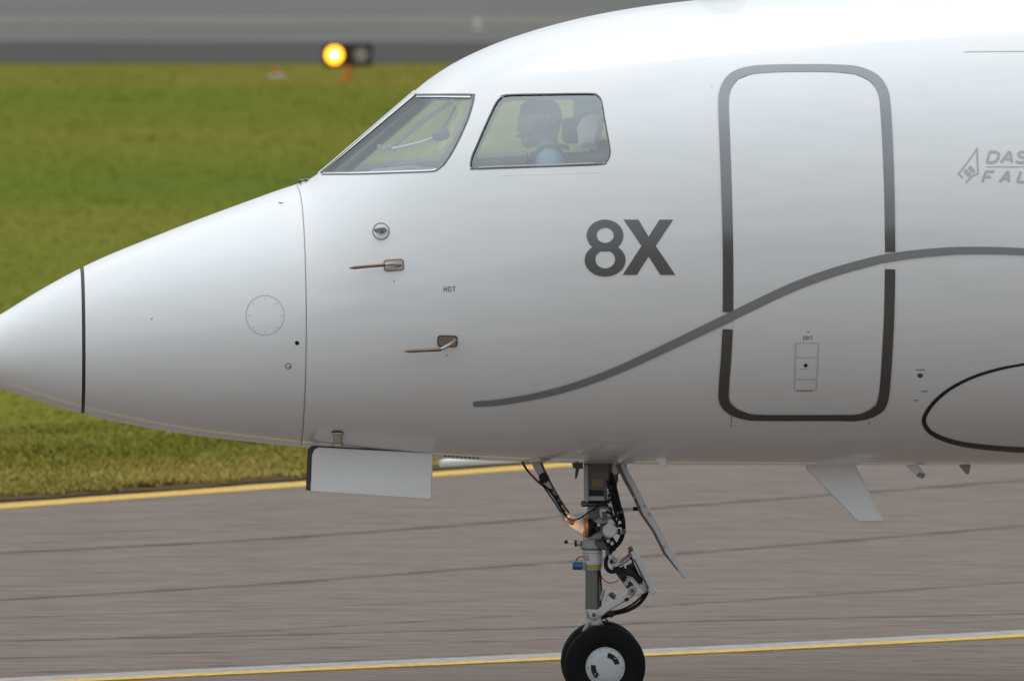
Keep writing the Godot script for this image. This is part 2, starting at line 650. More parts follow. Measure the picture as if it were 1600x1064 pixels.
# A band on the ground along a path, its edges fading when soft.
func band(st: SurfaceTool, path: Array, half: float, y: float, soft: bool, strength := 1.0) -> void:
	var offs := [-1.0, -0.45, 0.45, 1.0] if soft else [-1.0, 1.0]
	var alphas := [0.0, strength, strength, 0.0] if soft else [1.0, 1.0]
	var rows := []
	for i in path.size():
		var d: Vector3 = (path[mini(i + 1, path.size() - 1)] - path[maxi(i - 1, 0)]).normalized()
		var nrm := Vector3(-d.z, 0, d.x)
		var row := []
		var wob := 1.0 + (0.22 * sin(i * 1.7) + 0.15 * sin(i * 0.63 + 1.0) if soft else 0.03 * sin(i * 2.3))
		for o in offs:
			row.append(path[i] + nrm * half * o * wob + Vector3(0, y, 0))
		rows.append(row)
	if not soft:                                # the edge of the paint down to the ground
		for i in rows.size() - 1:
			for k in 2:
				var a: Vector3 = rows[i][k]
				var b: Vector3 = rows[i + 1][k]
				var n: Vector3 = (rows[i][k] - rows[i][1 - k]).normalized()
				quad(st, a, b, Vector3(b.x, 0.0005, b.z), Vector3(a.x, 0.0005, a.z), n, n, n, n)
	for i in rows.size() - 1:
		var fade := 0.75 + 0.25 * sin(i * 0.9) if soft else 1.0
		for k in offs.size() - 1:
			var c0 := Color(1, 1, 1, alphas[k] * fade)
			var c1 := Color(1, 1, 1, alphas[k + 1] * fade)
			var ring_ := [[rows[i][k], c0], [rows[i + 1][k], c0], [rows[i + 1][k + 1], c1], [rows[i][k + 1], c1]]
			var turned: bool = (ring_[1][0] - ring_[0][0]).cross(ring_[2][0] - ring_[0][0]).y > 0.0
			for v in ([0, 2, 1, 0, 3, 2] if turned else [0, 1, 2, 0, 2, 3]):
				vert(st, ring_[v][0], Vector3.UP, ring_[v][1])

func ground_path(pts: Array, steps := 12) -> Array:
	var w := []
	for p in pts:
		w.append(flat(p.x, p.y))
	return curve(w, steps)

var concrete := []
var edge_a := Vector3()
var edge_dir := Vector3()

func edge_dist(p: Vector3) -> float:             # metres from the far yellow line, positive on the grass
	var d := p - edge_a
	return edge_dir.cross(d).y

func build_ground() -> void:
	var con := mat("pavement", lin(0.234, 0.196, 0.172), 0.88, 0.0, 0.25)
	con.albedo_texture = noise_map(3, 0.02, 5, [Color(0.80, 0.80, 0.80), Color(0.93, 0.925, 0.92), Color(1, 1, 1)], 1024, 1024)
	con.uv1_triplanar = true
	con.uv1_world_triplanar = true
	con.uv1_scale = Vector3(0.05, 1.0, 0.32)
	con.detail_enabled = true
	con.detail_albedo = noise_map(4, 0.065, 4, [Color(0.82, 0.82, 0.82), Color(0.925, 0.92, 0.915), Color(1, 1, 1)], 1024, 1024)
	con.detail_blend_mode = BaseMaterial3D.BLEND_MODE_MUL
	con.detail_uv_layer = BaseMaterial3D.DETAIL_UV_1
	con.normal_enabled = true
	con.normal_texture = bump_map(5, 0.2, 2.0)
	con.normal_scale = 0.3
	var st := begin()
	sheet([Vector3(-400, 0, 60), Vector3(400, 0, 60), Vector3(400, 0, -160), Vector3(-400, 0, -160)], 0.0, st)
	struct("taxiway", st, con, "brown grey concrete taxiway under the aircraft")
	var run := mat("runway_asphalt", lin(0.147, 0.147, 0.137), 0.9, 0.0, 0.15)
	run.albedo_texture = noise_map(13, 0.015, 4, [Color(0.82, 0.82, 0.82), Color(0.93, 0.93, 0.93), Color(1, 1, 1)])
	run.uv1_triplanar = true
	run.uv1_world_triplanar = true
	run.uv1_scale = Vector3(0.015, 1, 0.09)
	st = begin()
	sheet([Vector3(-500, 0, -121), Vector3(500, 0, -104), Vector3(500, 0, -190), Vector3(-500, 0, -190)], 0.008, st)
	struct("runway", st, run, "grey asphalt runway beyond the grass")
	st = begin()
	var dark := mat("shoulder_asphalt", lin(0.078, 0.074, 0.070), 0.9, 0.0, 0.15)
	dark.albedo_texture = run.albedo_texture
	dark.uv1_triplanar = true
	dark.uv1_world_triplanar = true
	dark.uv1_scale = Vector3(0.03, 1, 0.2)
	sheet([Vector3(-500, 0, -100), Vector3(500, 0, -94), Vector3(500, 0, -104.0), Vector3(-500, 0, -121.0)], 0.004, st)
	struct("runway_shoulder", st, dark, "darker asphalt shoulder between grass and runway")
	var pale := mat("pale_asphalt", lin(0.19, 0.182, 0.152), 0.9, 0.0, 0.15)
	pale.albedo_texture = run.albedo_texture
	pale.uv1_triplanar = true
	pale.uv1_world_triplanar = true
	pale.uv1_scale = Vector3(0.03, 1, 0.2)
	st = begin()
	sheet([Vector3(-500, 0, -133), Vector3(500, 0, -114), Vector3(500, 0, -119), Vector3(-500, 0, -137)], 0.012, st)
	struct("runway_edge_strip", st, pale, "pale strip along the runway edge")
	st = begin()
	var yel := mat("yellow_paint", lin(0.66, 0.40, 0.03), 0.6)
	yel.albedo_texture = noise_map(23, 0.06, 4, [Color(0.72, 0.72, 0.72), Color(0.94, 0.94, 0.94), Color(1, 1, 1)])
	yel.uv1_triplanar = true
	yel.uv1_world_triplanar = true
	yel.uv1_scale = Vector3(0.4, 1, 0.4)
	# grass beyond the runway to the horizon
	var far_grass := mat("far_grass", lin(0.10, 0.12, 0.035), 1.0)
	st = begin()
	sheet([Vector3(-3000, 0, -190), Vector3(3000, 0, -190), Vector3(3000, 0, -3000), Vector3(-3000, 0, -3000)], 0.0, st)
	struct("far_field", st, far_grass, "grass beyond the runway")
	st = begin()
	sheet([Vector3(-400, 0, 400), Vector3(400, 0, 400), Vector3(400, 0, 60), Vector3(-400, 0, 60)], 0.0, st)
	struct("near_field", st, far_grass, "grass on the near side of the taxiway")

	# painted lines
	var line := ground_path([Vector2(-700, 1106), Vector2(-200, 1083), Vector2(180, 1065), Vector2(500, 1050), Vector2(840, 1035), Vector2(1200, 1018.5), Vector2(1600, 997.5), Vector2(2100, 968)], 10)
	var run_out: Vector3 = (line[line.size() - 1] - line[line.size() - 4]).normalized()
	var run_in: Vector3 = (line[0] - line[3]).normalized()
	for i in 12:
		line.append(line[line.size() - 1] + run_out * 3.0)
		line.push_front(line[0] + run_in * 3.0)
	st = begin()
	band(st, line, 0.066, 0.007, false)
	struct("centre_line", st, yel, "yellow line on the taxiway beside the nose wheel")
	var worn := mat("worn_white", lin(0.33, 0.315, 0.30), 0.7)
	worn.albedo_texture = yel.albedo_texture
	worn.uv1_triplanar = true
	worn.uv1_world_triplanar = true
	worn.uv1_scale = Vector3(0.25, 1, 0.6)
	var shifted := []
	for p in line:
		shifted.append(p + Vector3(0, 0, -0.21))
	st = begin()
	band(st, shifted, 0.135, 0.0035, false)
	struct("line_border", st, worn, "worn pale border behind the yellow taxiway line")
	edge_a = flat(0, 793)
	var edge_b := flat(890, 727)
	edge_dir = (edge_b - edge_a).normalized()
	var edge := []
	for i in 41:
		edge.append(edge_a + edge_dir * (-14.0 + i * 1.5))
	st = begin()
	band(st, edge, 0.15, 0.005, false)
	struct("edge_line", st, yel, "yellow edge line where the taxiway meets the grass")

	var soil := mat("edge_soil", lin(0.14, 0.105, 0.065), 0.95, 0.0, 0.1)
	soil.albedo_texture = noise_map(51, 0.09, 4, [Color(0.45, 0.45, 0.45), Color(0.85, 0.82, 0.78), Color(1, 1, 1)])
	soil.uv1_triplanar = true
	soil.uv1_world_triplanar = true
	soil.uv1_scale = Vector3(0.6, 1, 0.6)
	var verge := []
	for i in 161:
		verge.append(edge_a + edge_dir * (-14.0 + i * 0.375) + Vector3(edge_dir.z, 0, -edge_dir.x) * (0.40 + 0.05 * sin(i * 1.9) + 0.04 * sin(i * 0.71)))
	st = begin()
	band(st, verge, 0.17, 0.017, false)
	struct("soil_edge", st, soil, "bare brown soil where the grass meets the pavement")

	# dark rubber tracks and sealed joints
	var rub := mat("rubber_mark", Color(lin(0.055, 0.05, 0.048), 0.62), 0.8)
	rub.transparency = BaseMaterial3D.TRANSPARENCY_ALPHA
	rub.vertex_color_use_as_albedo = true
	var marks := [
		[[-300, 880, 0, 866, 400, 845, 760, 819, 1010, 797, 1300, 775, 1600, 752, 2000, 722], 0.085, 1.0],
		[[-300, 960, 0, 940, 400, 916, 760, 889, 1000, 872, 1300, 849, 1600, 824, 2000, 795], 0.075, 0.85],
		[[-300, 1018, 0, 1005, 400, 996, 840, 984, 1080, 974, 1600, 962, 2000, 950], 0.05, 0.9],
		[[-300, 944, 300, 934, 760, 923, 1000, 951, 1001, 951.01, 1160, 941, 1600, 912, 2000, 885], 0.05, 0.0],
		[[1000, 951, 1160, 941, 1600, 912, 2000, 885], 0.06, 0.6],
		[[-300, 1040, 200, 1026, 700, 1008, 880, 1001], 0.05, 0.45],
		[[-200, 846, 300, 828, 700, 802], 0.05, 0.25],
		[[1050, 1000, 1300, 986, 1700, 965], 0.05, 0.3],
		[[-200, 975, 200, 962, 760, 940], 0.05, 0.35],
		[[180, 1000, 400, 989, 600, 977, 800, 965], 0.03, 0.7],
		[[-100, 1058, 200, 1049, 420, 1041, 600, 1034, 800, 1024], 0.03, 0.6],
		[[1240, 1018, 1400, 1014, 1600, 1011, 1900, 1004], 0.03, 0.6],
	]
	for k in marks.size():
		if marks[k][2] == 0.0:
			continue
		var pts := []
		for i in range(0, marks[k][0].size(), 2):
			pts.append(Vector2(marks[k][0][i], marks[k][0][i + 1]))
		st = begin()
		band(st, ground_path(pts, 14), marks[k][1], 0.0025 + 0.0003 * k, true, marks[k][2])
		struct("pavement_mark", st, rub, "dark rubber track across the taxiway")

	# pale concrete slab at the edge of the grass
	st = begin()
	var slab_pts := []
	for p in [[686, 734], [712, 722], [800, 712], [860, 706], [868, 716], [815, 727]]:
		var g := flat(p[0], p[1])
		slab_pts.append(Vector2(g.x, g.z))
	slab(st, slab_pts, Transform3D(Basis(Vector3.RIGHT, PI / 2), Vector3(0, 0.02, 0)), 0.08, 0.01)
	struct("concrete_slab", st, mat("pale_concrete", lin(0.62, 0.62, 0.60), 0.8), "pale concrete slab between grass and yellow edge line")

	concrete = slab_pts
	build_grass()
	build_guard_light()

func grass_tone(p: Vector3, n: FastNoiseLite, f: FastNoiseLite) -> Color:
	var d := edge_dist(p)
	var green := Vector3(0.132, 0.168, 0.020)
	var olive := Vector3(0.198, 0.185, 0.030)
	var straw := Vector3(0.40, 0.31, 0.095)
	var t := clampf(0.42 + n.get_noise_2d(p.x, p.z * 0.8) * 1.1, 0.0, 1.0)
	t = clampf(t + smoothstep(45.0, 80.0, d) * 0.45, 0.0, 1.0)
	var c := green.lerp(olive, t)
	var s := clampf(1.0 - d / 5.0, 0.0, 1.0) * 0.75 + f.get_noise_2d(p.x, p.z) * 0.5 * clampf(1.0 - d / 25.0, 0.0, 1.0)
	c = c.lerp(straw, clampf(s, 0.0, 0.9))
	return Color(c.x, c.y, c.z)

func build_grass() -> void:
	var n := FastNoiseLite.new()
	n.seed = 5
	n.frequency = 0.05
	n.fractal_octaves = 3
	var f := FastNoiseLite.new()
	f.seed = 8
	f.frequency = 0.35
	f.fractal_octaves = 2
	var gm := mat("grass_ground", Color.WHITE, 1.0, 0.0, 0.1)
	gm.vertex_color_use_as_albedo = true
	gm.albedo_texture = noise_map(31, 0.08, 4, [Color(0.72, 0.72, 0.68), Color(0.92, 0.92, 0.9), Color(1, 1, 1)])
	gm.uv1_triplanar = true
	gm.uv1_world_triplanar = true
	gm.uv1_scale = Vector3(0.35, 1, 0.35)
	var st := begin()
	var us := 64
	var vs := 70
	var cell := func(i: int, j: int) -> Vector3:
		var u := -60.0 + 170.0 * i / us           # along the edge line
		var e := edge_a + edge_dir * u + Vector3(0, 0.012, 0)
		var back := -101.0 + e.x * 0.02
		var t := pow(float(j) / vs, 1.35)
		var start := e + Vector3(edge_dir.z, 0, -edge_dir.x) * 0.42
		start += Vector3(edge_dir.z, 0, -edge_dir.x) * f.get_noise_1d(u * 5.0) * 0.22 * (1.0 if j == 0 else 0.0)
		return start.lerp(Vector3(start.x * 1.0, 0.012, minf(back, start.z - 0.2)), t)
	for i in us:
		for j in vs:
			var q := [cell.call(i, j), cell.call(i + 1, j), cell.call(i + 1, j + 1), cell.call(i, j + 1)]
			for v in [0, 2, 1, 0, 3, 2]:
				vert(st, q[v], Vector3.UP, grass_tone(q[v], n, f))
	struct("grass_field", st, gm, "mown grass field between taxiway and runway")
	# the blades
	var tuft := begin()
	rng.seed = 77
	for b in 9:
		var a := rng.randf() * TAU
		var r := rng.randf() * 0.09
		var base := Vector3(cos(a) * r, 0, sin(a) * r)
		var lean := Vector3(rng.randf_range(-0.05, 0.05), rng.randf_range(0.05, 0.11), rng.randf_range(-0.05, 0.05))
		var w := Vector3(cos(a + 1.3), 0, sin(a + 1.3)) * 0.006
		var nn := (w.cross(lean).normalized() * 0.5 + Vector3.UP).normalized()
		var m := base + lean * 0.55
		var t := base + lean + Vector3(lean.x, -0.01, lean.z) * 0.6
		tri(tuft, base - w, base + w, m + w * 0.8, nn, nn, nn)
		tri(tuft, base - w, m + w * 0.8, m - w * 0.8, nn, nn, nn)
		tri(tuft, m - w * 0.8, m + w * 0.8, t, nn, nn, nn)
	var blade := mat("grass_blade", Color.WHITE, 0.8, 0.0, 0.15)
	blade.vertex_color_use_as_albedo = true
	blade.backlight_enabled = true
	blade.backlight = Color(0.3, 0.3, 0.3)
	var mesh := tuft.commit()
	mesh.surface_set_material(0, blade)
	var places := []
	var back_side := Vector3(edge_dir.z, 0, -edge_dir.x)
	var bare := Geometry2D.offset_polygon(PackedVector2Array(concrete), 0.12)
	while places.size() < 42000:
		var u := rng.randf_range(-9.0, 16.0)
		var d := 0.40 + f.get_noise_1d(u * 9.0) * 0.2 + 5.0 * pow(rng.randf(), 1.4)
		var p := edge_a + edge_dir * u + back_side * d
		if not Geometry2D.is_point_in_polygon(Vector2(p.x, p.z), bare[0]):
			places.append(p)
	while places.size() < 150000:
		var p := Vector3(rng.randf_range(-17.0, 14.0), 0, rng.randf_range(-102.0, -13.0))
		if edge_dist(p) > 3.0 and absf(p.x) < 5.0 + (EYE_Z - p.z) * 0.075:
			places.append(p)
	var mm := MultiMesh.new()
	mm.transform_format = MultiMesh.TRANSFORM_3D
	mm.use_colors = true
	mm.mesh = mesh
	mm.instance_count = places.size()
	for i in places.size():
		var p: Vector3 = places[i] + Vector3(0, 0.01, 0)
		var d := edge_dist(p)
		var s := rng.randf_range(0.6, 1.25) * (0.75 + 0.6 * maxf(f.get_noise_2d(p.x * 1.5, p.z * 1.5), 0.0)) * lerpf(0.56, 0.34, smoothstep(1.0, 7.0, d))
		var bs := Basis(Vector3.UP, rng.randf() * TAU).scaled(Vector3(s * 1.2, s, s * 1.2))
		mm.set_instance_transform(i, Transform3D(bs, p))
		var c := grass_tone(p, n, f)
		var v := rng.randf_range(1.0, 1.25)
		mm.set_instance_color(i, Color(c.r * v, c.g * v, c.b * v))
	var o := MultiMeshInstance3D.new()
	o.name = "grass"
	o.multimesh = mm
	add_child(o, true)
	o.set_meta("kind", "stuff")
	o.set_meta("label", "short grass blades of the field beyond the taxiway")
	o.set_meta("category", "grass")

func build_guard_light() -> void:
	var foot := flat(543, 126)
	var g := thing("runway_guard_light", "black twin runway guard light on an orange post, left lamp glowing amber", "runway light", foot)
	var k := 104.0
	var st := begin()
	lathe(st, Vector3(0, 0.02, 0), Vector3.UP, [Vector2(0, 0.08), Vector2(0.02, 0.08), Vector2(0.03, 0.05), Vector2(0.22, 0.045)], 20)
	obj("post", st, mat("orange_paint", lin(0.42, 0.15, 0.015), 0.6), g)
	st = begin()
	slab(st, round_rect(0.74, 0.35, 0.04), Transform3D(Basis(), Vector3(0.0, 0.395, -0.06)), 0.06, 0.008)
	obj("back_plate", st, mat("housing_black", lin(0.018, 0.018, 0.019), 0.5), g)
	var amber := mat("amber_lens", lin(0.9, 0.45, 0.03), 0.3)
	amber.emission_enabled = true
	amber.emission = lin(1.0, 0.42, 0.012)
	amber.emission_energy_multiplier = 3.4
	var hot := mat("lamp_filament", lin(1, 0.9, 0.6), 0.3)
	hot.emission_enabled = true
	hot.emission = lin(1.0, 0.85, 0.5)
	hot.emission_energy_multiplier = 16.0
	for s in [-1.0, 1.0]:
		var c := Vector3(s * 0.2, 0.395, 0.0)
		var lamp := part("lamp", g)
		st = begin()
		lathe(st, c + Vector3(0, 0, -0.03), Vector3.BACK, [Vector2(0, 0.15), Vector2(0.10, 0.155), Vector2(0.10, 0.145), Vector2(0.02, 0.14)], 28)
		obj("hood", st, M["housing_black"], lamp)
		st = begin()
		lathe(st, c, Vector3.BACK, [Vector2(0.02, 0.132), Vector2(0.035, 0.10), Vector2(0.042, 0.034 if s < 0 else 0.001)], 28)
		obj("lens", st, amber if s < 0 else mat("unlit_lens", lin(0.26, 0.26, 0.26), 0.25), lamp)
		if s < 0:
			st = begin()
			lathe(st, c, Vector3.BACK, [Vector2(0.042, 0.034), Vector2(0.048, 0.02), Vector2(0.05, 0.001)], 20)
			obj("lamp_bulb", st, hot, lamp)
			var l := OmniLight3D.new()
			l.name = "lamp_glow"
			l.light_color = Color(1.0, 0.62, 0.15)
			l.light_energy = 0.12
			l.light_size = 0.1
			l.omni_range = 20.0
			l.shadow_enabled = true
			g.add_child(l, true)
			l.position = c + Vector3(0, 0, 0.16)
	# small marker with a red top, left of the guard light
	var m := thing("edge_marker", "small red marker on a pale round base in the grass left of the guard light", "marker", flat(432, 121))
	st = begin()
	lathe(st, Vector3(0, 0.0, 0), Vector3.UP, [Vector2(0, 0.13), Vector2(0.05, 0.12), Vector2(0.07, 0.001)], 20)
	obj("base", st, mat("marker_pale", lin(0.42, 0.38, 0.35), 0.6), m)
	st = begin()
	lathe(st, Vector3(0, 0.07, 0), Vector3.UP, [Vector2(0, 0.045), Vector2(0.06, 0.045), Vector2(0.085, 0.025), Vector2(0.09, 0.001)], 16)
	obj("lens", st, mat("marker_red", lin(0.45, 0.06, 0.03), 0.4), m)
	var e := thing("runway_edge_light", "small pale runway edge light standing on the far asphalt strip", "runway light", flat(746, 46))
	st = begin()
	lathe(st, Vector3.ZERO, Vector3.UP, [Vector2(0, 0.11), Vector2(0.04, 0.1), Vector2(0.05, 0.04), Vector2(0.10, 0.04)], 16)
	obj("base", st, M["marker_pale"], e)
	st = begin()
	lathe(st, Vector3(0, 0.1, 0), Vector3.UP, [Vector2(0, 0.05), Vector2(0.06, 0.05), Vector2(0.085, 0.03), Vector2(0.09, 0.001)], 16)
	obj("lens", st, mat("clear_lens", lin(0.6, 0.62, 0.6), 0.2), e)

# ---------------------------------------------------------------- the aircraft

var shield_poly := []
var window_poly := []

func build_jet() -> void:
	top_line = sampled([Vector2(-20, 502), Vector2(0, 490), Vector2(62, 452), Vector2(125, 418), Vector2(250, 365), Vector2(380, 316), Vector2(440, 294.5), Vector2(466, 286), Vector2(482, 280), Vector2(500, 267.5), Vector2(540, 233.5), Vector2(590, 190.5), Vector2(640, 147.5), Vector2(662, 129), Vector2(700, 103), Vector2(760, 73), Vector2(830, 48), Vector2(900, 29), Vector2(1000, 10), Vector2(1090, -1), Vector2(1200, -11), Vector2(1400, -24), Vector2(1600, -32), Vector2(1801, -34)])
	low_line = sampled([Vector2(-20, 600), Vector2(0, 607), Vector2(62, 628), Vector2(127, 647), Vector2(200, 663), Vector2(300, 680), Vector2(400, 691.5), Vector2(475, 699), Vector2(600, 709.5), Vector2(700, 716.5), Vector2(800, 721), Vector2(900, 724), Vector2(1000, 726), Vector2(1200, 727), Vector2(1600, 726.5), Vector2(1801, 726.5)])
	wide_line = sampled([Vector2(-20, 52.7), Vector2(0, 62), Vector2(60, 91), Vector2(127, 120), Vector2(220, 155), Vector2(300, 182), Vector2(400, 212), Vector2(475, 233), Vector2(560, 257), Vector2(640, 278), Vector2(720, 298), Vector2(800, 318), Vector2(900, 339), Vector2(1000, 354), Vector2(1200, 371), Vector2(1400, 375), Vector2(1801, 375)])
	mid_line = sampled([Vector2(-20, 556), Vector2(0, 554), Vector2(127, 538), Vector2(300, 515), Vector2(475, 490), Vector2(560, 468), Vector2(640, 446), Vector2(720, 424), Vector2(800, 404), Vector2(900, 382), Vector2(1000, 367), Vector2(1200, 352), Vector2(1400, 348), Vector2(1801, 347)])
	jet = thing("business_jet", "white business jet taxiing to the left with a grey curved stripe and grey door outline", "aircraft", Vector3.ZERO)
	# windows: outline on the skin
	shield_poly = [Vector2(500, 270.5), Vector2(560, 270), Vector2(620, 268), Vector2(672, 266), Vector2(682, 264), Vector2(692, 257), Vector2(703, 241), Vector2(716, 217), Vector2(729, 188), Vector2(736, 168), Vector2(740, 153), Vector2(738, 148.5), Vector2(700, 148), Vector2(660, 148), Vector2(647, 148)]
	var ws := mapped(shield_poly)
	# the windscreen reaches the centre line
	var shield := PackedVector2Array()
	for p in ws:
		shield.append(p)
	shield.append(Vector2(646, 90.2 * PH))
	shield.append(Vector2(500, 90.2 * PH))
	window_poly = [Vector2(735, 258), Vector2(737, 245), Vector2(745, 226), Vector2(757, 198), Vector2(768, 174), Vector2(775, 160), Vector2(782, 152), Vector2(792, 147.5), Vector2(860, 146), Vector2(924, 145.5), Vector2(934, 148.5), Vector2(940, 157), Vector2(946, 190), Vector2(953, 230), Vector2(953, 242), Vector2(948, 252), Vector2(938, 256.5), Vector2(860, 259.5), Vector2(745, 263.5), Vector2(738, 262.5)]
	var win := mapped(window_poly)
	var holes := [shield, win]
	# fuselage
	var stations := []
	var x := 131.0
	while x < 1700.0:
		stations.append(x)
		x += 12.0
	for v in [1720, 1800, 2000, 2500, 3000, 3600, 4200, 4600, 5000, 5400, 5800, 6200, 6500, 6700, 6790]:
		stations.append(float(v))
	var st := begin()
	shell(st, stations, 60, 0.0, holes)
	obj("fuselage", st, M["white_paint"], jet)
	st = begin()
	stations = [-89.9, -89.5, -88.5, -87, -85, -82, -78, -73, -67, -60, -52, -44, -36, -28, -20]
	x = -10.0
	while x < 125.0:
		stations.append(x)
		x += 9.0
	stations.append(125.5)
	shell(st, stations, 60, 0.0, [])
	obj("nose_cone", st, M["white_paint"], jet)
	st = begin()
	shell(st, [125.5, 128.0, 131.0], 60, -0.004, [])
	obj("nose_cone_seam", st, M["seal"], jet)
	build_windows(shield, win)
	build_marks()
	build_fittings()
	build_belly()
	build_cockpit(holes)
	build_gear()

func build_windows(shield: PackedVector2Array, win: PackedVector2Array) -> void:
	for side in [1.0, -1.0]:
		var w := part("windscreen", jet)
		var st := begin()
		patch_mapped(st, shield, -0.003, side)
		obj("glass", st, M["cockpit_glass"], w)
		var v := part("side_window", jet)
		st = begin()
		patch_mapped(st, win, -0.004, side)
		obj("glass", st, M["cockpit_glass"], v)
		# the edge of the opening through the skin
		for e in [[shield, w, 0.035], [win, v, 0.045]]:
			st = begin()
			var poly: PackedVector2Array = e[0]
			var mid := Vector2.ZERO
			for p in poly:
				mid += p / poly.size()
			var c: Vector3 = skin_at(mid.x, mid.y / PH, 0.0, side)[0]
			for i in poly.size():
				var a := poly[i]
				var b := poly[(i + 1) % poly.size()]
				if a.y > 89.0 * PH and b.y > 89.0 * PH:
					continue
				var q := []
				for p in [[a, -0.0045], [b, -0.0045], [b, -e[2]], [a, -e[2]]]:
					q.append(skin_at(p[0].x, p[0].y / PH, p[1], side)[0])
				var n: Vector3 = (q[1] - q[0]).cross(q[2] - q[0]).normalized()
				if n.dot(c - q[0]) < 0.0:
					n = -n
				quad(st, q[0], q[1], q[2], q[3], n, n, n, n)
			obj("window_reveal", st, M["seal"], e[1])
	# seals and frames on the near side
	var ws := jet.get_node("windscreen")
	var sw := jet.get_node("side_window")
	line_on("seal", "window_seal", ws, [Vector2(647, 147), Vector2(680, 147), Vector2(736, 147), Vector2(740.5, 150), Vector2(737, 167), Vector2(730, 188), Vector2(717, 217), Vector2(704, 241), Vector2(693, 257)], 1.3)
	line_on("seal", "window_seal", ws, [Vector2(502, 272), Vector2(560, 271.5), Vector2(620, 269.5), Vector2(672, 267.5), Vector2(683, 265), Vector2(693, 257)], [0.7, 0.9, 0.9, 0.9, 0.9, 0.9])
	line_on("frame", "bright_metal", ws, [Vector2(650, 150), Vector2(690, 150), Vector2(735, 150.4)], 1.2, 0.001)
	line_on("frame", "bright_metal", ws, [Vector2(504, 269.6), Vector2(560, 269), Vector2(620, 267), Vector2(672, 265), Vector2(681, 263)], 1.1, 0.001)
	var st := begin()
	var loop := window_poly.duplicate()
	loop.append(window_poly[0])
	stripe(st, loop, 1.0)
	obj("seal", st, M["window_seal"], sw)
	st = begin()
	stripe(st, [Vector2(748, 260.5), Vector2(800, 258.5), Vector2(860, 256.6), Vector2(930, 253.8)], 1.2, 0.001)
	obj("frame", st, M["pale_grey_paint"], sw)
	# centre strip on the ridge of the windscreen
	st = begin()
	var pts := []
	for i in 15:
		pts.append(skin_at(lerpf(497.0, 648.0, i / 14.0), 90.0, 0.0)[0])
	tube(st, pts, 0.006, 8)
	obj("centre_strip", st, M["bright_metal"], jet)

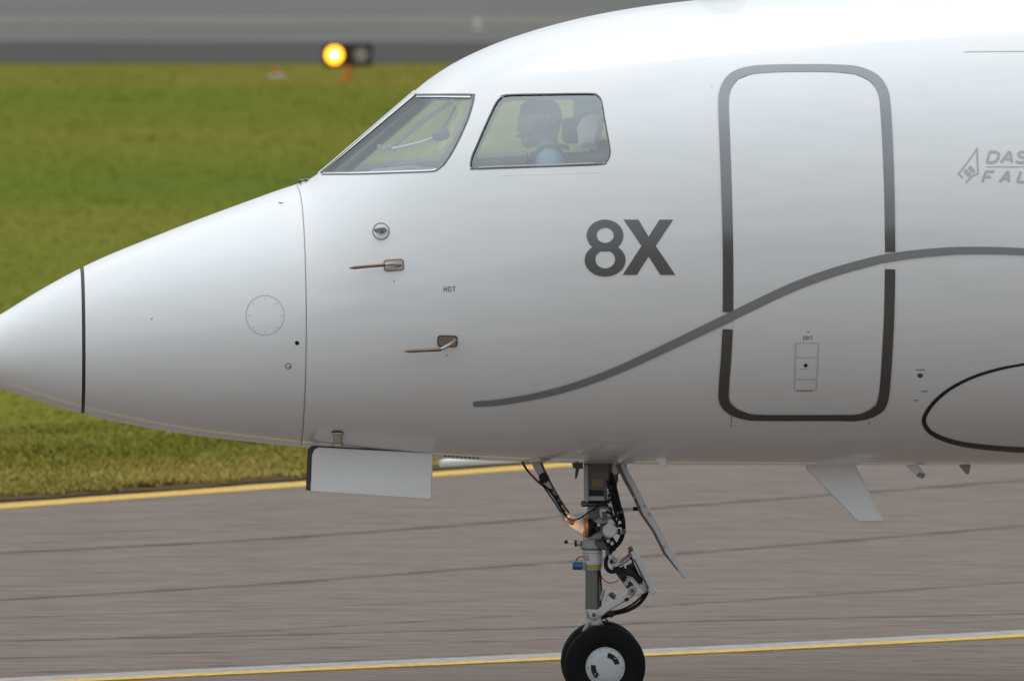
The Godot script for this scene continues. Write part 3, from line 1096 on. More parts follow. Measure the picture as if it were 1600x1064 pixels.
func build_marks() -> void:
	var st := begin()
	# entrance door: a skin panel of its own, a little proud
	var door := part("passenger_door", jet, "tall passenger door with rounded corners outlined in dark metallic paint")
	patch(st, [Vector2(1142, 600), Vector2(1146, 540), Vector2(1147.5, 480), Vector2(1147, 400), Vector2(1145, 300), Vector2(1142, 220), Vector2(1140, 160), Vector2(1143, 140), Vector2(1154, 124), Vector2(1178, 114.5), Vector2(1215, 112.5), Vector2(1260, 112), Vector2(1305, 112.5), Vector2(1337, 116), Vector2(1358, 126), Vector2(1370, 141), Vector2(1375.5, 160), Vector2(1379.5, 220), Vector2(1383, 300), Vector2(1384.5, 400), Vector2(1382.5, 500), Vector2(1377, 600), Vector2(1372, 626), Vector2(1363, 637), Vector2(1343, 647), Vector2(1300, 648), Vector2(1200, 648), Vector2(1172, 646), Vector2(1152, 638), Vector2(1142, 624)], 0.0025)
	obj("door_panel", st, M["white_paint"], door)
	line_on("outline_stripe", "dark_metallic_paint", door, [Vector2(1138.5, 487), Vector2(1138.5, 400), Vector2(1136, 300), Vector2(1133, 220), Vector2(1131, 160), Vector2(1135, 136), Vector2(1148, 119), Vector2(1174, 109.5), Vector2(1215, 106.5), Vector2(1260, 106), Vector2(1305, 106.5), Vector2(1341, 110), Vector2(1366, 121.5), Vector2(1379, 138), Vector2(1384, 160), Vector2(1388, 220), Vector2(1391, 300), Vector2(1392.5, 393)], [8, 8, 8, 8, 8, 8, 7.5, 6.5, 6, 6, 6, 6.5, 7.5, 8, 8, 8, 8, 8], 0.0045)
	line_on("outline_stripe", "dark_metallic_paint", door, [Vector2(1392.5, 420), Vector2(1391, 500), Vector2(1386, 590), Vector2(1381, 628), Vector2(1370, 642), Vector2(1345, 652), Vector2(1300, 652.8), Vector2(1200, 652.8), Vector2(1170, 651), Vector2(1146, 642), Vector2(1133, 627), Vector2(1132.5, 600), Vector2(1135.5, 560), Vector2(1138, 514)], [8, 8, 8, 8, 7, 5, 4.6, 4.6, 5, 7, 8, 8, 8, 8], 0.0045)
	line_on("handle_panel", "faint_gap", door, [Vector2(1244.5, 535.5), Vector2(1280.5, 535.5), Vector2(1277, 609), Vector2(1243, 609), Vector2(1244.5, 535.5)], 0.6, 0.0045, false)
	line_on("panel_joint", "faint_gap", door, [Vector2(1245, 558), Vector2(1279.5, 558)], 0.5, 0.0049)
	line_on("panel_joint", "faint_gap", door, [Vector2(1244, 592), Vector2(1278, 592)], 0.6, 0.0049)
	line_on("panel_joint", "faint_gap", door, [Vector2(1252, 576), Vector2(1264, 576)], 0.5, 0.0049)
	st = begin()
	disc(st, Vector2(1260.5, 570.5), 2.9, 0.0046)
	obj("handle_button", st, M["black_line"], door)
	write(door, "grey_paint", "EXIT", 1257, 524.5, 3.0, 5.5, 3.6, 0.0, 0.5, 0.0046)
	line_on("stencil_mark", "grey_paint", door, [Vector2(1262, 517.8), Vector2(1266, 517.8)], 0.7, 0.0046)
	for i in 5:
		line_on("stencil_mark", "grey_paint", door, [Vector2(1246 + i * 5.4, 610.5), Vector2(1249.6 + i * 5.4, 610.5)], 0.7, 0.0046)
	line_on("sill_gap", "panel_gap", door, [Vector2(1144, 650), Vector2(1144, 659), Vector2(1143, 667)], 0.6, 0.0014)
	line_on("sill_gap", "panel_gap", door, [Vector2(1361, 658), Vector2(1360, 666)], 0.6, 0.0014)
	for v in [[1144, 1160], [1170, 1180], [1321, 1332]]:
		line_on("sill_tab", "seam_light", door, [Vector2(v[0], 662.5), Vector2(v[1], 662.5)], 1.1, 0.002)
	line_on("sill_edge", "seam_light", door, [Vector2(1145, 665), Vector2(1360, 665)], 0.5, 0.0014)
	# curved stripe
	st = begin()
	stripe(st, [Vector2(739, 631), Vector2(742, 631), Vector2(780, 628.2), Vector2(840, 618), Vector2(900, 602), Vector2(960, 580), Vector2(1020, 553), Vector2(1080, 524.5), Vector2(1131, 500), Vector2(1180, 476), Vector2(1240, 448), Vector2(1300, 426), Vector2(1360, 409), Vector2(1400, 400.5), Vector2(1460, 393.5), Vector2(1520, 390.5), Vector2(1600, 392.5), Vector2(1680, 399), Vector2(1780, 412), Vector2(1950, 438), Vector2(2150, 462), Vector2(2400, 478)], [2.5, 4.2, 4.6, 5, 5.4, 5.8, 6.2, 6.6, 7, 7, 7, 7, 6.8, 6.4, 6, 5.6, 5.4, 5, 4.6, 4.2, 3.5, 2.0], 0.0052)
	obj("curved_stripe", st, M["stripe_paint"], jet)
	# 8X
	var number := part("lettering", jet, "large grey 8X on the fuselage")
	st = begin()
	ring(st, Vector2(945.8, 367.5), 28.8, 25.0, Vector2(946.1, 367.1), 13.4, 11.8, 0.0022)
	obj("figure", st, M["letter_paint"], number)
	st = begin()
	ring(st, Vector2(946.0, 405.8), 32.0, 25.8, Vector2(946.2, 404.6), 15.6, 14.2, 0.003)
	obj("figure", st, M["letter_paint"], number)
	st = begin()
	patch(st, [Vector2(974.9, 342.6), Vector2(998.1, 342.6), Vector2(1014, 369.3), Vector2(1031.2, 342.6), Vector2(1052.6, 342.6), Vector2(1025, 383.5), Vector2(1056, 429), Vector2(1032.6, 429), Vector2(1014, 400), Vector2(995.6, 429), Vector2(973.6, 429), Vector2(1003, 383.5)], 0.0022)
	obj("letter", st, M["letter_paint"], number)
	# maker's name and emblem
	var name_ := part("maker_lettering", jet)
	write(name_, "pale_grey_paint", "DASSAULT", 1543.5, 236.5, 17.0, 16.5, 22.3, 0.28, 2.1)
	write(name_, "pale_grey_paint", "FALCON", 1536.5, 267.5, 14.0, 16.0, 27.5, 0.34, 2.1)
	line_on("rule", "pale_grey_paint", name_, [Vector2(1543, 260), Vector2(1640, 260), Vector2(1728, 260.5)], 0.7, 0.0016)
	st = begin()
	stripe(st, [Vector2(1506, 276.5), Vector2(1499, 271), Vector2(1513, 253), Vector2(1524, 238), Vector2(1528.3, 230), Vector2(1528.6, 250), Vector2(1529.8, 270), Vector2(1521, 274), Vector2(1510.5, 284.8)], [1.2, 1.5, 1.2, 1.3, 1.3, 1.4, 1.4, 1.3, 1.5], 0.0016, false)
	obj("emblem_outline", st, M["pale_grey_paint"], name_)
	for d in [Vector2(-5.2, 1.2), Vector2(-1, 5.5), Vector2(1.6, -4), Vector2(5.6, 0)]:
		st = begin()
		disc(st, Vector2(1516, 266) + d, 3.6, 0.0016)
		obj("emblem_leaf", st, M["pale_grey_paint"], name_)
	# oval outline low behind the door
	st = begin()
	stripe(st, [Vector2(1720, 556), Vector2(1660, 559), Vector2(1600, 569.5), Vector2(1560, 577.5), Vector2(1520, 590.5), Vector2(1485, 609), Vector2(1460, 631), Vector2(1446.5, 653), Vector2(1449, 667), Vector2(1462, 679.5), Vector2(1490, 690.5), Vector2(1530, 698), Vector2(1600, 703.5), Vector2(1660, 702), Vector2(1720, 692), Vector2(1790, 668), Vector2(1826, 630), Vector2(1815, 590), Vector2(1775, 563), Vector2(1720, 556)], [2, 2, 2, 2.2, 2.4, 2.6, 3, 3.2, 3.4, 3.6, 3.8, 4, 4.2, 4, 3.6, 3, 2.6, 2.2, 2, 2], 0.002)
	obj("oval_outline", st, M["black_line"], jet)
	# skin joints
	st = begin()
	stripe(st, [Vector2(463, 288), Vector2(469, 305), Vector2(473, 340), Vector2(476, 400), Vector2(477.5, 480), Vector2(477, 560), Vector2(475, 620), Vector2(472, 670), Vector2(469, 696)], 0.75, 0.0012)
	obj("skin_joint", st, M["panel_gap"], jet)
	line_on("roof_joint", "faint_gap", jet, [Vector2(1508, 80), Vector2(1560, 79.5), Vector2(1700, 79)], 0.7, 0.0012)
	line_on("window_joint", "seam_light", jet, [Vector2(780, 273.5), Vector2(850, 271.5), Vector2(945, 268)], 0.4, 0.0012)
	# HOT
	write(part("warning_lettering", jet), "grey_paint", "HOT", 693.5, 447.5, 4.6, 7.6, 6.6, 0.0, 0.65)

func rivet(px: float, py: float, r: float, m: String, called: String, parent: Node) -> void:
	var s := on_point(px, py)
	var st := begin()
	lathe(st, s[0] - s[1] * 0.002, s[1], [Vector2(0, r), Vector2(0.003, r * 0.9), Vector2(0.0042, r * 0.5), Vector2(0.0045, 0.0001)], 12)
	obj(called, st, M[m], parent)

func build_fittings() -> void:
	var st := begin()
	# round access cover with screws
	var cover := part("access_cover", jet, "round access cover with a ring of screws on the nose")
	st = begin()
	stripe(st, ellipse(Vector2(413, 492.5), 30, 31), 0.6, 0.0012)
	obj("rim", st, M["faint_gap"], cover)
	for i in 8:
		var a := TAU * i / 8
		rivet(413 + cos(a) * 25, 492.5 + sin(a) * 26, 0.0035, "pale_grey_paint", "screw", cover)
	# ports
	rivet(463, 536, 0.0125, "black_part", "static_port", jet)
	rivet(1440, 587, 0.016, "gear_dark", "drain_port", jet)
	var small := part("oxygen_port", jet)
	st = begin()
	stripe(st, ellipse(Vector2(449.5, 572), 4.2, 4.2, 16), 0.8, 0.0014)
	obj("rim", st, M["panel_gap"], small)
	rivet(451.5, 573.5, 0.005, "gear_dark", "cap", small)
	for v in [[235, 498, 0.004], [236, 497, 0.003], [438, 317, 0.006], [615, 439, 0.004], [698, 555, 0.004], [1113, 134, 0.003]]:
		rivet(v[0], v[1], v[2], "grey_paint", "skin_screw", jet)
	for v in [[1434, 578, 1447], [1441, 612, 1452], [1430, 626, 1436], [434, 316.5, 442]]:
		line_on("stencil_mark", "grey_paint", jet, [Vector2(v[0], v[1]), Vector2(v[2], v[1] - 0.5)], 0.7, 0.0014)
	for i in 9:
		line_on("stencil_mark", "black_part", jet, [Vector2(693 + i * 6.4, 713.0 + i * 0.42), Vector2(697 + i * 6.4, 713.3 + i * 0.42)], 0.9, 0.0014)
	# angle-of-attack vane
	var vane := part("angle_vane", jet)
	st = begin()
	disc(st, Vector2(595, 361), 12.5, 0.0022)
	obj("plate", st, M["white_paint"], vane)
	st = begin()
	stripe(st, ellipse(Vector2(595, 361), 12.6, 12.6), 0.9, 0.0028)
	obj("rim", st, M["grey_paint"], vane)
	for i in 6:
		var a := TAU * i / 6 + 0.3
		rivet(595 + cos(a) * 9.5, 361 + sin(a) * 9.5, 0.0035, "grey_paint", "screw", vane)
	var s := on_point(597, 361)
	st = begin()
	lathe(st, s[0], s[1], [Vector2(0, 0.014), Vector2(0.012, 0.012), Vector2(0.014, 0.0001)], 16)
	obj("pivot", st, M["gear_grey"], vane)
	st = begin()
	var turn := Basis(Vector3(-1, -0.12, 0).normalized(), Vector3(s[1]).normalized(), Vector3(-1, -0.12, 0).normalized().cross(s[1]).normalized())
	slab(st, [Vector2(-0.03, 0.0), Vector2(0.035, 0.0), Vector2(0.03, 0.05), Vector2(-0.03, 0.055)], Transform3D(turn, s[0]), 0.014, 0.004)
	obj("fin", st, M["probe_metal"], vane)
	# two air data probes
	for v in [[615, 414, -4.0, [[626, 413, 0.0], [612, 412, 0.05], [600, 413.5, 0.085], [575, 415.5, 0.09], [545, 418.5, 0.09]]], [699, 533, 1.0, [[711, 531, 0.0], [701, 539, 0.06], [688, 546, 0.10], [664, 547.5, 0.105], [631, 549, 0.105]]]]:
		var probe := part("air_data_probe", jet)
		s = on_point(v[0], v[1])
		st = begin()
		var poly := []
		for p in round_rect(32.0, 18.5, 5.0):
			poly.append(Vector2(v[0], v[1]) + p.rotated(deg_to_rad(v[2])))
		patch(st, poly, 0.003)
		obj("base_plate", st, M["probe_tip"], probe)
		st = begin()
		poly = []
		for p in round_rect(28.0, 14.5, 3.5):
			poly.append(Vector2(v[0], v[1]) + p.rotated(deg_to_rad(v[2])))
		patch(st, poly, 0.0045)
		obj("plate_face", st, M["probe_metal"], probe)
		var pts := []
		for q in v[3]:
			var b := on_point(q[0], q[1])
			# the probe leaves the skin sideways; keep the drawn place while it stands off
			var z: float = b[0].z + q[2]
			pts.append(at(q[0], q[1], z))
		st = begin()
		tube(st, curve([pts[0], pts[1], pts[2]], 4), [0.011, 0.011, 0.0105, 0.0105, 0.010, 0.010, 0.0095, 0.009, 0.0085], 12)
		obj("mast", st, M["probe_metal"], probe)
		st = begin()
		tube(st, [pts[2], pts[3].lerp(pts[2], 0.4), pts[3], pts[4].lerp(pts[3], 0.25), pts[4]], [0.0095, 0.009, 0.0085, 0.009, 0.003], 12)
		obj("tube", st, M["probe_tip"], probe)
	# wiper pivots at the foot of the windscreen
	for q in [[469, 281, 0.02], [479, 280, 0.03]]:
		var w := part("spray_nozzle", jet)
		st = begin()
		var c := at(q[0], q[1] + 3, q[2])
		lathe(st, c - Vector3(0, 0.012, 0), Vector3(-0.3, 1, 0), [Vector2(0, 0.008), Vector2(0.014, 0.007), Vector2(0.02, 0.011), Vector2(0.026, 0.009), Vector2(0.027, 0.0001)], 12)
		obj("stem", st, M["gear_dark"], w)
		st = begin()
		box(st, c + Vector3(0.005, 0.012, 0), Vector3(0.03, 0.008, 0.012), 0.002)
		obj("jet_head", st, M["gear_grey"], w)

func fin(called: String, pts: Array, z: float, thick: float, m: String, label := "") -> void:
	var st := begin()
	var poly := []
	for p in pts:
		var q := at(p[0], p[1], z)
		poly.append(Vector2(q.x, q.y))
	slab(st, poly, Transform3D(Basis(), Vector3(0, 0, z)), thick, thick * 0.42)
	var o := obj(called, st, M[m], jet)
	if label:
		o.set_meta("label", label)

func build_belly() -> void:
	mat("antenna_paint", lin(0.86, 0.87, 0.87), 0.4)
	fin("blade_antenna", [[1258, 722], [1336, 722], [1383, 812], [1382, 817.5], [1346, 818], [1340, 815], [1262, 734]], 0.0, 0.022, "antenna_paint", "large swept blade antenna under the belly")
	fin("blade_antenna", [[1018, 708], [1042, 709], [1042.5, 730], [1035, 730.5], [1022, 716]], 0.36, 0.012, "white_paint", "small white blade antenna behind the nose gear")
	fin("blade_antenna", [[1496, 722], [1521, 722], [1517, 741.5], [1513, 742]], 0.0, 0.012, "gear_grey")
	fin("drain_mast", [[1412, 722], [1432, 722], [1448, 741], [1446, 748], [1436, 747]], 0.0, 0.016, "antenna_paint")
	fin("blade_antenna", [[1088, 6], [1091, -30], [1104, -95], [1142, -98], [1176, -4]], 0.0, 0.03, "white_paint", "white blade antenna on top of the fuselage")
	var st := begin()
	tube(st, [at(1436, 744, 0.015), at(1448, 743, 0.015)], 0.009, 10)
	tube(st, [at(1439, 739, 0.012), at(1444, 749, 0.012)], 0.004, 8)
	obj("mast_drain_pipe", st, M["gear_grey"], jet)
	# stub sensor under the nose
	var s := on_point(527, 678)
	var c: Vector3 = s[0]
	st = begin()
	lathe(st, c + Vector3(0, 0.012, 0), Vector3.DOWN, [Vector2(-0.01, 0.001), Vector2(0.0, 0.033), Vector2(0.012, 0.034), Vector2(0.016, 0.027), Vector2(0.06, 0.024), Vector2(0.064, 0.029), Vector2(0.078, 0.029), Vector2(0.08, 0.0001)], 24)
	var o := obj("stub_sensor", st, M["probe_metal"], jet)
	st = begin()
	lathe(st, c + Vector3(0, 0.012, 0), Vector3.DOWN, [Vector2(-0.012, 0.001), Vector2(-0.002, 0.0345), Vector2(0.006, 0.0345), Vector2(0.007, 0.03)], 24)
	obj("sensor_flange", st, M["seal"], o)
	# open nose gear doors: a white plate hanging on each side of the bay
	for side in [1.0, -1.0]:
		var d := part("nose_gear_door", jet, "white nose gear door hanging open below the nose" if side > 0 else "")
		var z := 0.27
		st = begin()
		var poly := []
		for p in [[484, 768.5], [486, 712], [489, 704], [496, 699.5], [580, 704], [676, 708.8], [672.5, 781], [580, 775]]:
			var q := at(p[0], p[1], z)
			poly.append(Vector2(q.x, q.y))
		slab(st, poly, Transform3D(Basis(), Vector3(0, 0, z * side)), 0.022, 0.003)
		obj("door_skin", st, M["white_paint"], d)
		st = begin()
		poly = []
		for p in [[476.5, 766], [479.5, 703], [484, 698.5], [496, 697], [497, 699], [489, 703.4], [485.6, 712], [483.5, 768]]:
			var q := at(p[0], p[1], z)
			poly.append(Vector2(q.x, q.y))
		slab(st, poly, Transform3D(Basis(), Vector3(0, 0, z * side)), 0.03, 0.004)
		obj("door_seal", st, M["seal"], d)
		for hx in [520.0, 640.0]:
			st = begin()
			var hinge := at(hx, lerpf(700, 707, (hx - 490) / 186.0), z)
			hinge.z *= side
			tube(st, [hinge + Vector3(0, -0.02, -0.02 * side), hinge + Vector3(0, 0.05, -0.05 * side)], 0.008, 8)
			obj("hinge", st, M["gear_dark"], d)
		st = begin()
		tube(st, [at(497, 699.2, z * side) if side > 0 else at(497, 699.2, z) * Vector3(1, 1, -1), at(676, 708.4, z) * Vector3(1, 1, side)], 0.006, 8)
		obj("hinge_rod", st, M["seal"], d)
	# open bay under the belly
	st = begin()
	var bay := []
	for p in [[500, 706], [690, 716.5], [980, 727.5]]:
		bay.append(p)
	for i in bay.size() - 1:
		for sgn in [1.0]:
			var a := at(bay[i][0], bay[i][1], 0.0) + Vector3(0, -0.0035, 0)
			var b := at(bay[i + 1][0], bay[i + 1][1], 0.0) + Vector3(0, -0.0035, 0)
			var w := Vector3(0, 0.006, 0.05)
			quad(st, a + w, b + w, b + w * Vector3(1, 1, -1), a + w * Vector3(1, 1, -1), Vector3.DOWN, Vector3.DOWN, Vector3.DOWN, Vector3.DOWN)
	obj("gear_bay_gap", st, M["black_part"], jet)

# ---------------------------------------------------------------- cockpit

func build_cockpit(holes: Array) -> void:
	var inner := []
	for h in holes:
		var grown := Geometry2D.offset_polygon(h, 3.0)
		inner.append(grown[0])
	var stations := []
	var x := 470.0
	while x <= 1120.0:
		stations.append(x)
		x += 16.0
	var st := begin()
	shell(st, stations, 45, -0.05, inner, true)
	var cabin := part("cockpit", jet)
	obj("lining", st, M["lining"], cabin)
	# bulkhead behind the seats, with an open doorway left out of sight
	st = begin()
	var poly := []
	for side in [1.0, -1.0]:
		for k in 31:
			var phi := lerpf(-90.0, 90.0, k / 30.0) * (1.0 if side > 0 else -1.0)
			var s := skin_at(1112.0, phi, -0.055, side)
			poly.append(Vector2(s[0].z, s[0].y))
	slab(st, poly, Transform3D(Basis(Vector3.UP, -PI / 2), Vector3((1112.0 - 800.0) / UNIT, 0, 0)), 0.02, 0.002)
	obj("bulkhead", st, M["lining"], cabin)
	# floor
	st = begin()
	box(st, Vector3(0.25, 1.62, 0), Vector3(1.55, 0.04, 1.1), 0.004)
	obj("cabin_floor", st, M["dash"], cabin)
	# instrument panel and glare shield
	st = begin()
	var prof := []
	for p in [[548, 284], [580, 269], [640, 263], [690, 268], [700, 285], [672, 292], [668, 400], [560, 400]]:
		var q := at(p[0], p[1], 0.0)
		prof.append(Vector2(q.x, q.y))
	slab(st, prof, Transform3D(Basis(), Vector3.ZERO), 0.9, 0.02)
	obj("instrument_panel", st, M["dash"], cabin)
	# frame bars
	st = begin()
	var bar := []
	for i in 9:
		bar.append(skin_at(lerpf(500.0, 665.0, i / 8.0), 90.0, -0.075)[0])
	tube(st, bar, 0.030, 10)
	obj("centre_post", st, M["post"], cabin)
	for side in [1.0, -1.0]:
		st = begin()
		bar = []
		for p in [[690, 272], [705, 250], [722, 220], [738, 185], [750, 150]]:
			var q := on_skin(Vector2(p[0], p[1]))
			bar.append(skin_at(q.x + 6.0, q.y, -0.07, side)[0])
		tube(st, bar, 0.028, 10)
		obj("window_post", st, M["seat_cover"], cabin)
	# head-up display arm above the glare shield
	st = begin()
	tube(st, curve([at(612, 232, 0.42), at(640, 226, 0.44), at(668, 218, 0.46), at(690, 208, 0.46)], 4), 0.008, 10)
	obj("display_arm", st, M["gear_light"], cabin)
	st = begin()
	slab(st, round_rect(0.09, 0.055, 0.024), Transform3D(Basis(Vector3.BACK, 0.25), at(689, 210, 0.45)), 0.09, 0.012)
	obj("display_head", st, M["dash"], cabin)
	for i in 4:
		st = begin()
		box(st, at(592 + i * 8, 229 + (i % 2) * 3, 0.40), Vector3(0.02, 0.024, 0.03), 0.004)
		obj("compass_bracket", st, M["gear_grey"], cabin)
	st = begin()
	tube(st, [at(690, 204, 0.42), at(712, 165, 0.40)], 0.007, 8)
	obj("grip_rod", st, M["dash"], cabin)
	st = begin()
	tube(st, [at(608, 232, -0.1), at(655, 193, -0.1), at(705, 158, -0.1)], 0.012, 8)
	obj("grip_rod", st, M["seat_cover"], cabin)
	st = begin()
	slab(st, round_rect(0.20, 0.13, 0.03), Transform3D(Basis(), at(926, 168, 0.1)), 0.5, 0.02)
	obj("overhead_panel", st, M["dash"], cabin)
	st = begin()
	slab(st, round_rect(0.10, 0.13, 0.03), Transform3D(Basis(Vector3.BACK, 0.1), at(893, 203, 0.12)), 0.20, 0.02)
	obj("jump_seat_head", st, M["seat_leather"], cabin)
	# seats
	for side in [1.0, -1.0]:
		var z: float = 0.45 * side
		var seat := part("pilot_seat", jet)
		st = begin()
		slab(st, [Vector2(-0.02, -0.62), Vector2(0.12, -0.62), Vector2(0.20, 0.02), Vector2(0.19, 0.09), Vector2(0.11, 0.11), Vector2(0.05, 0.06)], Transform3D(Basis(), at(908, 262, 0.45) * Vector3(1, 1, side)), 0.46, 0.03)
		obj("backrest", st, M["seat_leather"], seat)
		st = begin()
		slab(st, [Vector2(-0.05, -0.085), Vector2(0.05, -0.09), Vector2(0.066, 0.03), Vector2(0.05, 0.085), Vector2(0.0, 0.092), Vector2(-0.045, 0.07), Vector2(-0.07, 0.01)], Transform3D(Basis(Vector3.BACK, -0.12), at(922, 204, z if side > 0 else 0.45) * Vector3(1, 1, side)), 0.27, 0.03)
		obj("headrest", st, M["seat_cover"], seat)
		for s in [-0.07, 0.07]:
			st = begin()
			tube(st, [at(928, 222, 0.45) * Vector3(1, 1, side) + Vector3(0, 0, s), at(934, 250, 0.45) * Vector3(1, 1, side) + Vector3(0, 0, s)], 0.009, 8)
			obj("headrest_post", st, M["gear_dark"], seat)
		st = begin()
		var c := at(870, 470, 0.45) * Vector3(1, 1, side)
		box(st, c, Vector3(0.5, 0.13, 0.46), 0.03)
		box(st, c + Vector3(0.02, -0.28, 0), Vector3(0.3, 0.44, 0.3), 0.02)
		obj("seat_cushion", st, M["seat_leather"], seat)
	build_pilot()

func build_pilot() -> void:
	var head := at(844, 191, 0.45)
	var p := thing("person", "person in a pale blue shirt and headset seated at the cockpit side window, facing left", "person", head)
	var st := begin()
	nets(st, [
		[Vector3(-0.02, 0.028, 0), Vector3(0.028, 0.03, 0), 0.078, 0.08], [Vector3(-0.05, 0.02, 0), Vector3(-0.045, -0.03, 0), 0.05, 0.05],
		[Vector3(0.0, -0.05, 0.04), Vector3(-0.06, -0.095, 0.012), 0.032, 0.024], [Vector3(0.0, -0.05, -0.04), Vector3(-0.06, -0.095, -0.012), 0.032, 0.024],
		[Vector3(-0.062, -0.06, 0), Vector3(-0.072, -0.098, 0), 0.036, 0.022], [Vector3(-0.094, 0.006, 0), Vector3(-0.112, -0.030, 0), 0.008, 0.0125, 0.02],
		[Vector3(-0.080, 0.022, 0.03), Vector3(-0.088, 0.022, 0.0), 0.016, 0.014], [Vector3(-0.080, 0.022, -0.03), Vector3(-0.088, 0.022, 0.0), 0.016, 0.014],
		[Vector3(-0.07, -0.028, 0.036), Vector3(-0.06, -0.03, 0.045), 0.022, 0.02], [Vector3(-0.07, -0.028, -0.036), Vector3(-0.06, -0.03, -0.045), 0.022, 0.02],
		[Vector3(-0.094, -0.056, -0.018), Vector3(-0.094, -0.056, 0.018), 0.008, 0.008, 0.012], [Vector3(-0.092, -0.068, -0.016), Vector3(-0.092, -0.068, 0.016), 0.009, 0.009, 0.01],
		[Vector3(0.012, 0.01, 0.078), Vector3(0.018, -0.025, 0.076), 0.014, 0.009, 0.01], [Vector3(0.012, 0.01, -0.078), Vector3(0.018, -0.025, -0.076), 0.014, 0.009, 0.01],
		[Vector3(0.025, -0.05, 0), Vector3(0.045, -0.19, 0), 0.056, 0.062]], 0.005, 0.03)
	# forearms and hands belong to the same body
	for s in [1.0, -1.0]:
		var wrist := Vector3(-0.30, -0.56, 0.20 * s)
		var prims := [[Vector3(-0.06, -0.47, 0.245 * s), wrist, 0.042, 0.028], [wrist, wrist + Vector3(-0.08, -0.015, -0.01 * s), 0.026, 0.03]]
		for f in 4:
			var k := wrist + Vector3(-0.09, -0.012 + 0.0, (-0.034 + f * 0.021) * s)
			var l: float = [0.034, 0.04, 0.037, 0.028][f]
			prims.append([k, k + Vector3(-l, -0.012, 0), 0.0095, 0.009, 0.008])
			prims.append([k + Vector3(-l, -0.012, 0), k + Vector3(-l * 1.5, -0.042, 0), 0.009, 0.008, 0.006])
		prims.append([wrist + Vector3(-0.03, -0.005, -0.03 * s), wrist + Vector3(-0.075, -0.02, -0.062 * s), 0.013, 0.0095, 0.012])
		prims.append([wrist + Vector3(-0.075, -0.02, -0.062 * s), wrist + Vector3(-0.105, -0.035, -0.06 * s), 0.0095, 0.0085, 0.006])
		nets(st, prims, 0.006, 0.018)
	obj("body", st, M["skin"], p)
	st = begin()
	nets(st, [
		[Vector3(0.05, -0.195, 0.16), Vector3(0.05, -0.195, -0.16), 0.066, 0.066], [Vector3(0.04, -0.15, 0.06), Vector3(0.04, -0.15, -0.06), 0.06, 0.06],
		[Vector3(0.06, -0.30, 0.07), Vector3(0.06, -0.30, -0.07), 0.125, 0.125], [Vector3(0.05, -0.48, 0.06), Vector3(0.05, -0.48, -0.06), 0.12, 0.12], [Vector3(0.06, -0.64, 0.06), Vector3(0.06, -0.64, -0.06), 0.12, 0.12],
		[Vector3(0.05, -0.21, 0.20), Vector3(0.0, -0.46, 0.25), 0.066, 0.055], [Vector3(0.0, -0.46, 0.25), Vector3(-0.18, -0.515, 0.225), 0.053, 0.042],
		[Vector3(0.05, -0.21, -0.20), Vector3(0.0, -0.46, -0.25), 0.066, 0.055], [Vector3(0.0, -0.46, -0.25), Vector3(-0.18, -0.515, -0.225), 0.053, 0.042]], 0.012, 0.05)
	obj("shirt", st, M["shirt"], p)
	for s in [1.0, -1.0]:
		st = begin()
		slab(st, [Vector2(-0.045, -0.012), Vector2(0.05, -0.016), Vector2(0.045, 0.03), Vector2(-0.02, 0.016)], Transform3D(Basis(Vector3.BACK, 0.15) * Basis(Vector3.RIGHT, -0.5 * s), Vector3(0.0, -0.135, 0.062 * s)), 0.006, 0.002)
		obj("collar", st, mat("collar_cloth", lin(0.55, 0.62, 0.66), 0.85), p)
	st = begin()
	slab(st, [Vector2(-0.02, 0.0), Vector2(0.02, 0.0), Vector2(0.03, -0.28), Vector2(0.0, -0.33), Vector2(-0.03, -0.28)], Transform3D(Basis(Vector3.UP, -PI / 2) * Basis(Vector3.RIGHT, 0.12), Vector3(-0.068, -0.155, 0)), 0.008, 0.002)
	obj("tie", st, M["trousers"], p)
	st = begin()
	for s in [1.0, -1.0]:
		nets(st, [[Vector3(0.05, -0.74, 0.09 * s), Vector3(-0.42, -0.70, 0.13 * s), 0.085, 0.062], [Vector3(-0.42, -0.70, 0.13 * s), Vector3(-0.50, -1.12, 0.13 * s), 0.058, 0.042], [Vector3(-0.50, -1.15, 0.13 * s), Vector3(-0.66, -1.17, 0.14 * s), 0.042, 0.035]], 0.016, 0.03)
	obj("trousers", st, M["trousers"], p)
	st = begin()
	nets(st, [
		[Vector3(-0.03, 0.052, 0), Vector3(0.03, 0.05, 0), 0.074, 0.078], [Vector3(0.045, 0.02, 0), Vector3(0.05, -0.03, 0), 0.07, 0.052],
		[Vector3(-0.075, 0.075, -0.03), Vector3(-0.075, 0.075, 0.03), 0.026, 0.026]], 0.006, 0.02)
	obj("hair", st, M["hair"], p)
	# headset
	st = begin()
	var arc := []
	for i in 13:
		var a := lerpf(-0.25, PI + 0.25, i / 12.0)
		arc.append(Vector3(0.015, 0.02 + sin(a) * 0.118, cos(a) * 0.1))
	tube(st, arc, 0.008, 8)
	for s in [1.0, -1.0]:
		lathe(st, Vector3(0.014, -0.012, 0.078 * s), Vector3(0, 0, s), [Vector2(0, 0.036), Vector2(0.018, 0.038), Vector2(0.032, 0.03), Vector2(0.036, 0.001)], 20)
	tube(st, curve([Vector3(0.0, -0.03, 0.10), Vector3(-0.05, -0.06, 0.085), Vector3(-0.105, -0.066, 0.03)], 4), 0.003, 6)
	lathe(st, Vector3(-0.105, -0.066, 0.032), Vector3(-0.6, 0, -1), [Vector2(-0.004, 0.001), Vector2(0, 0.009), Vector2(0.018, 0.009), Vector2(0.02, 0.001)], 10)
	obj("headset", st, M["headset_grey"], p)
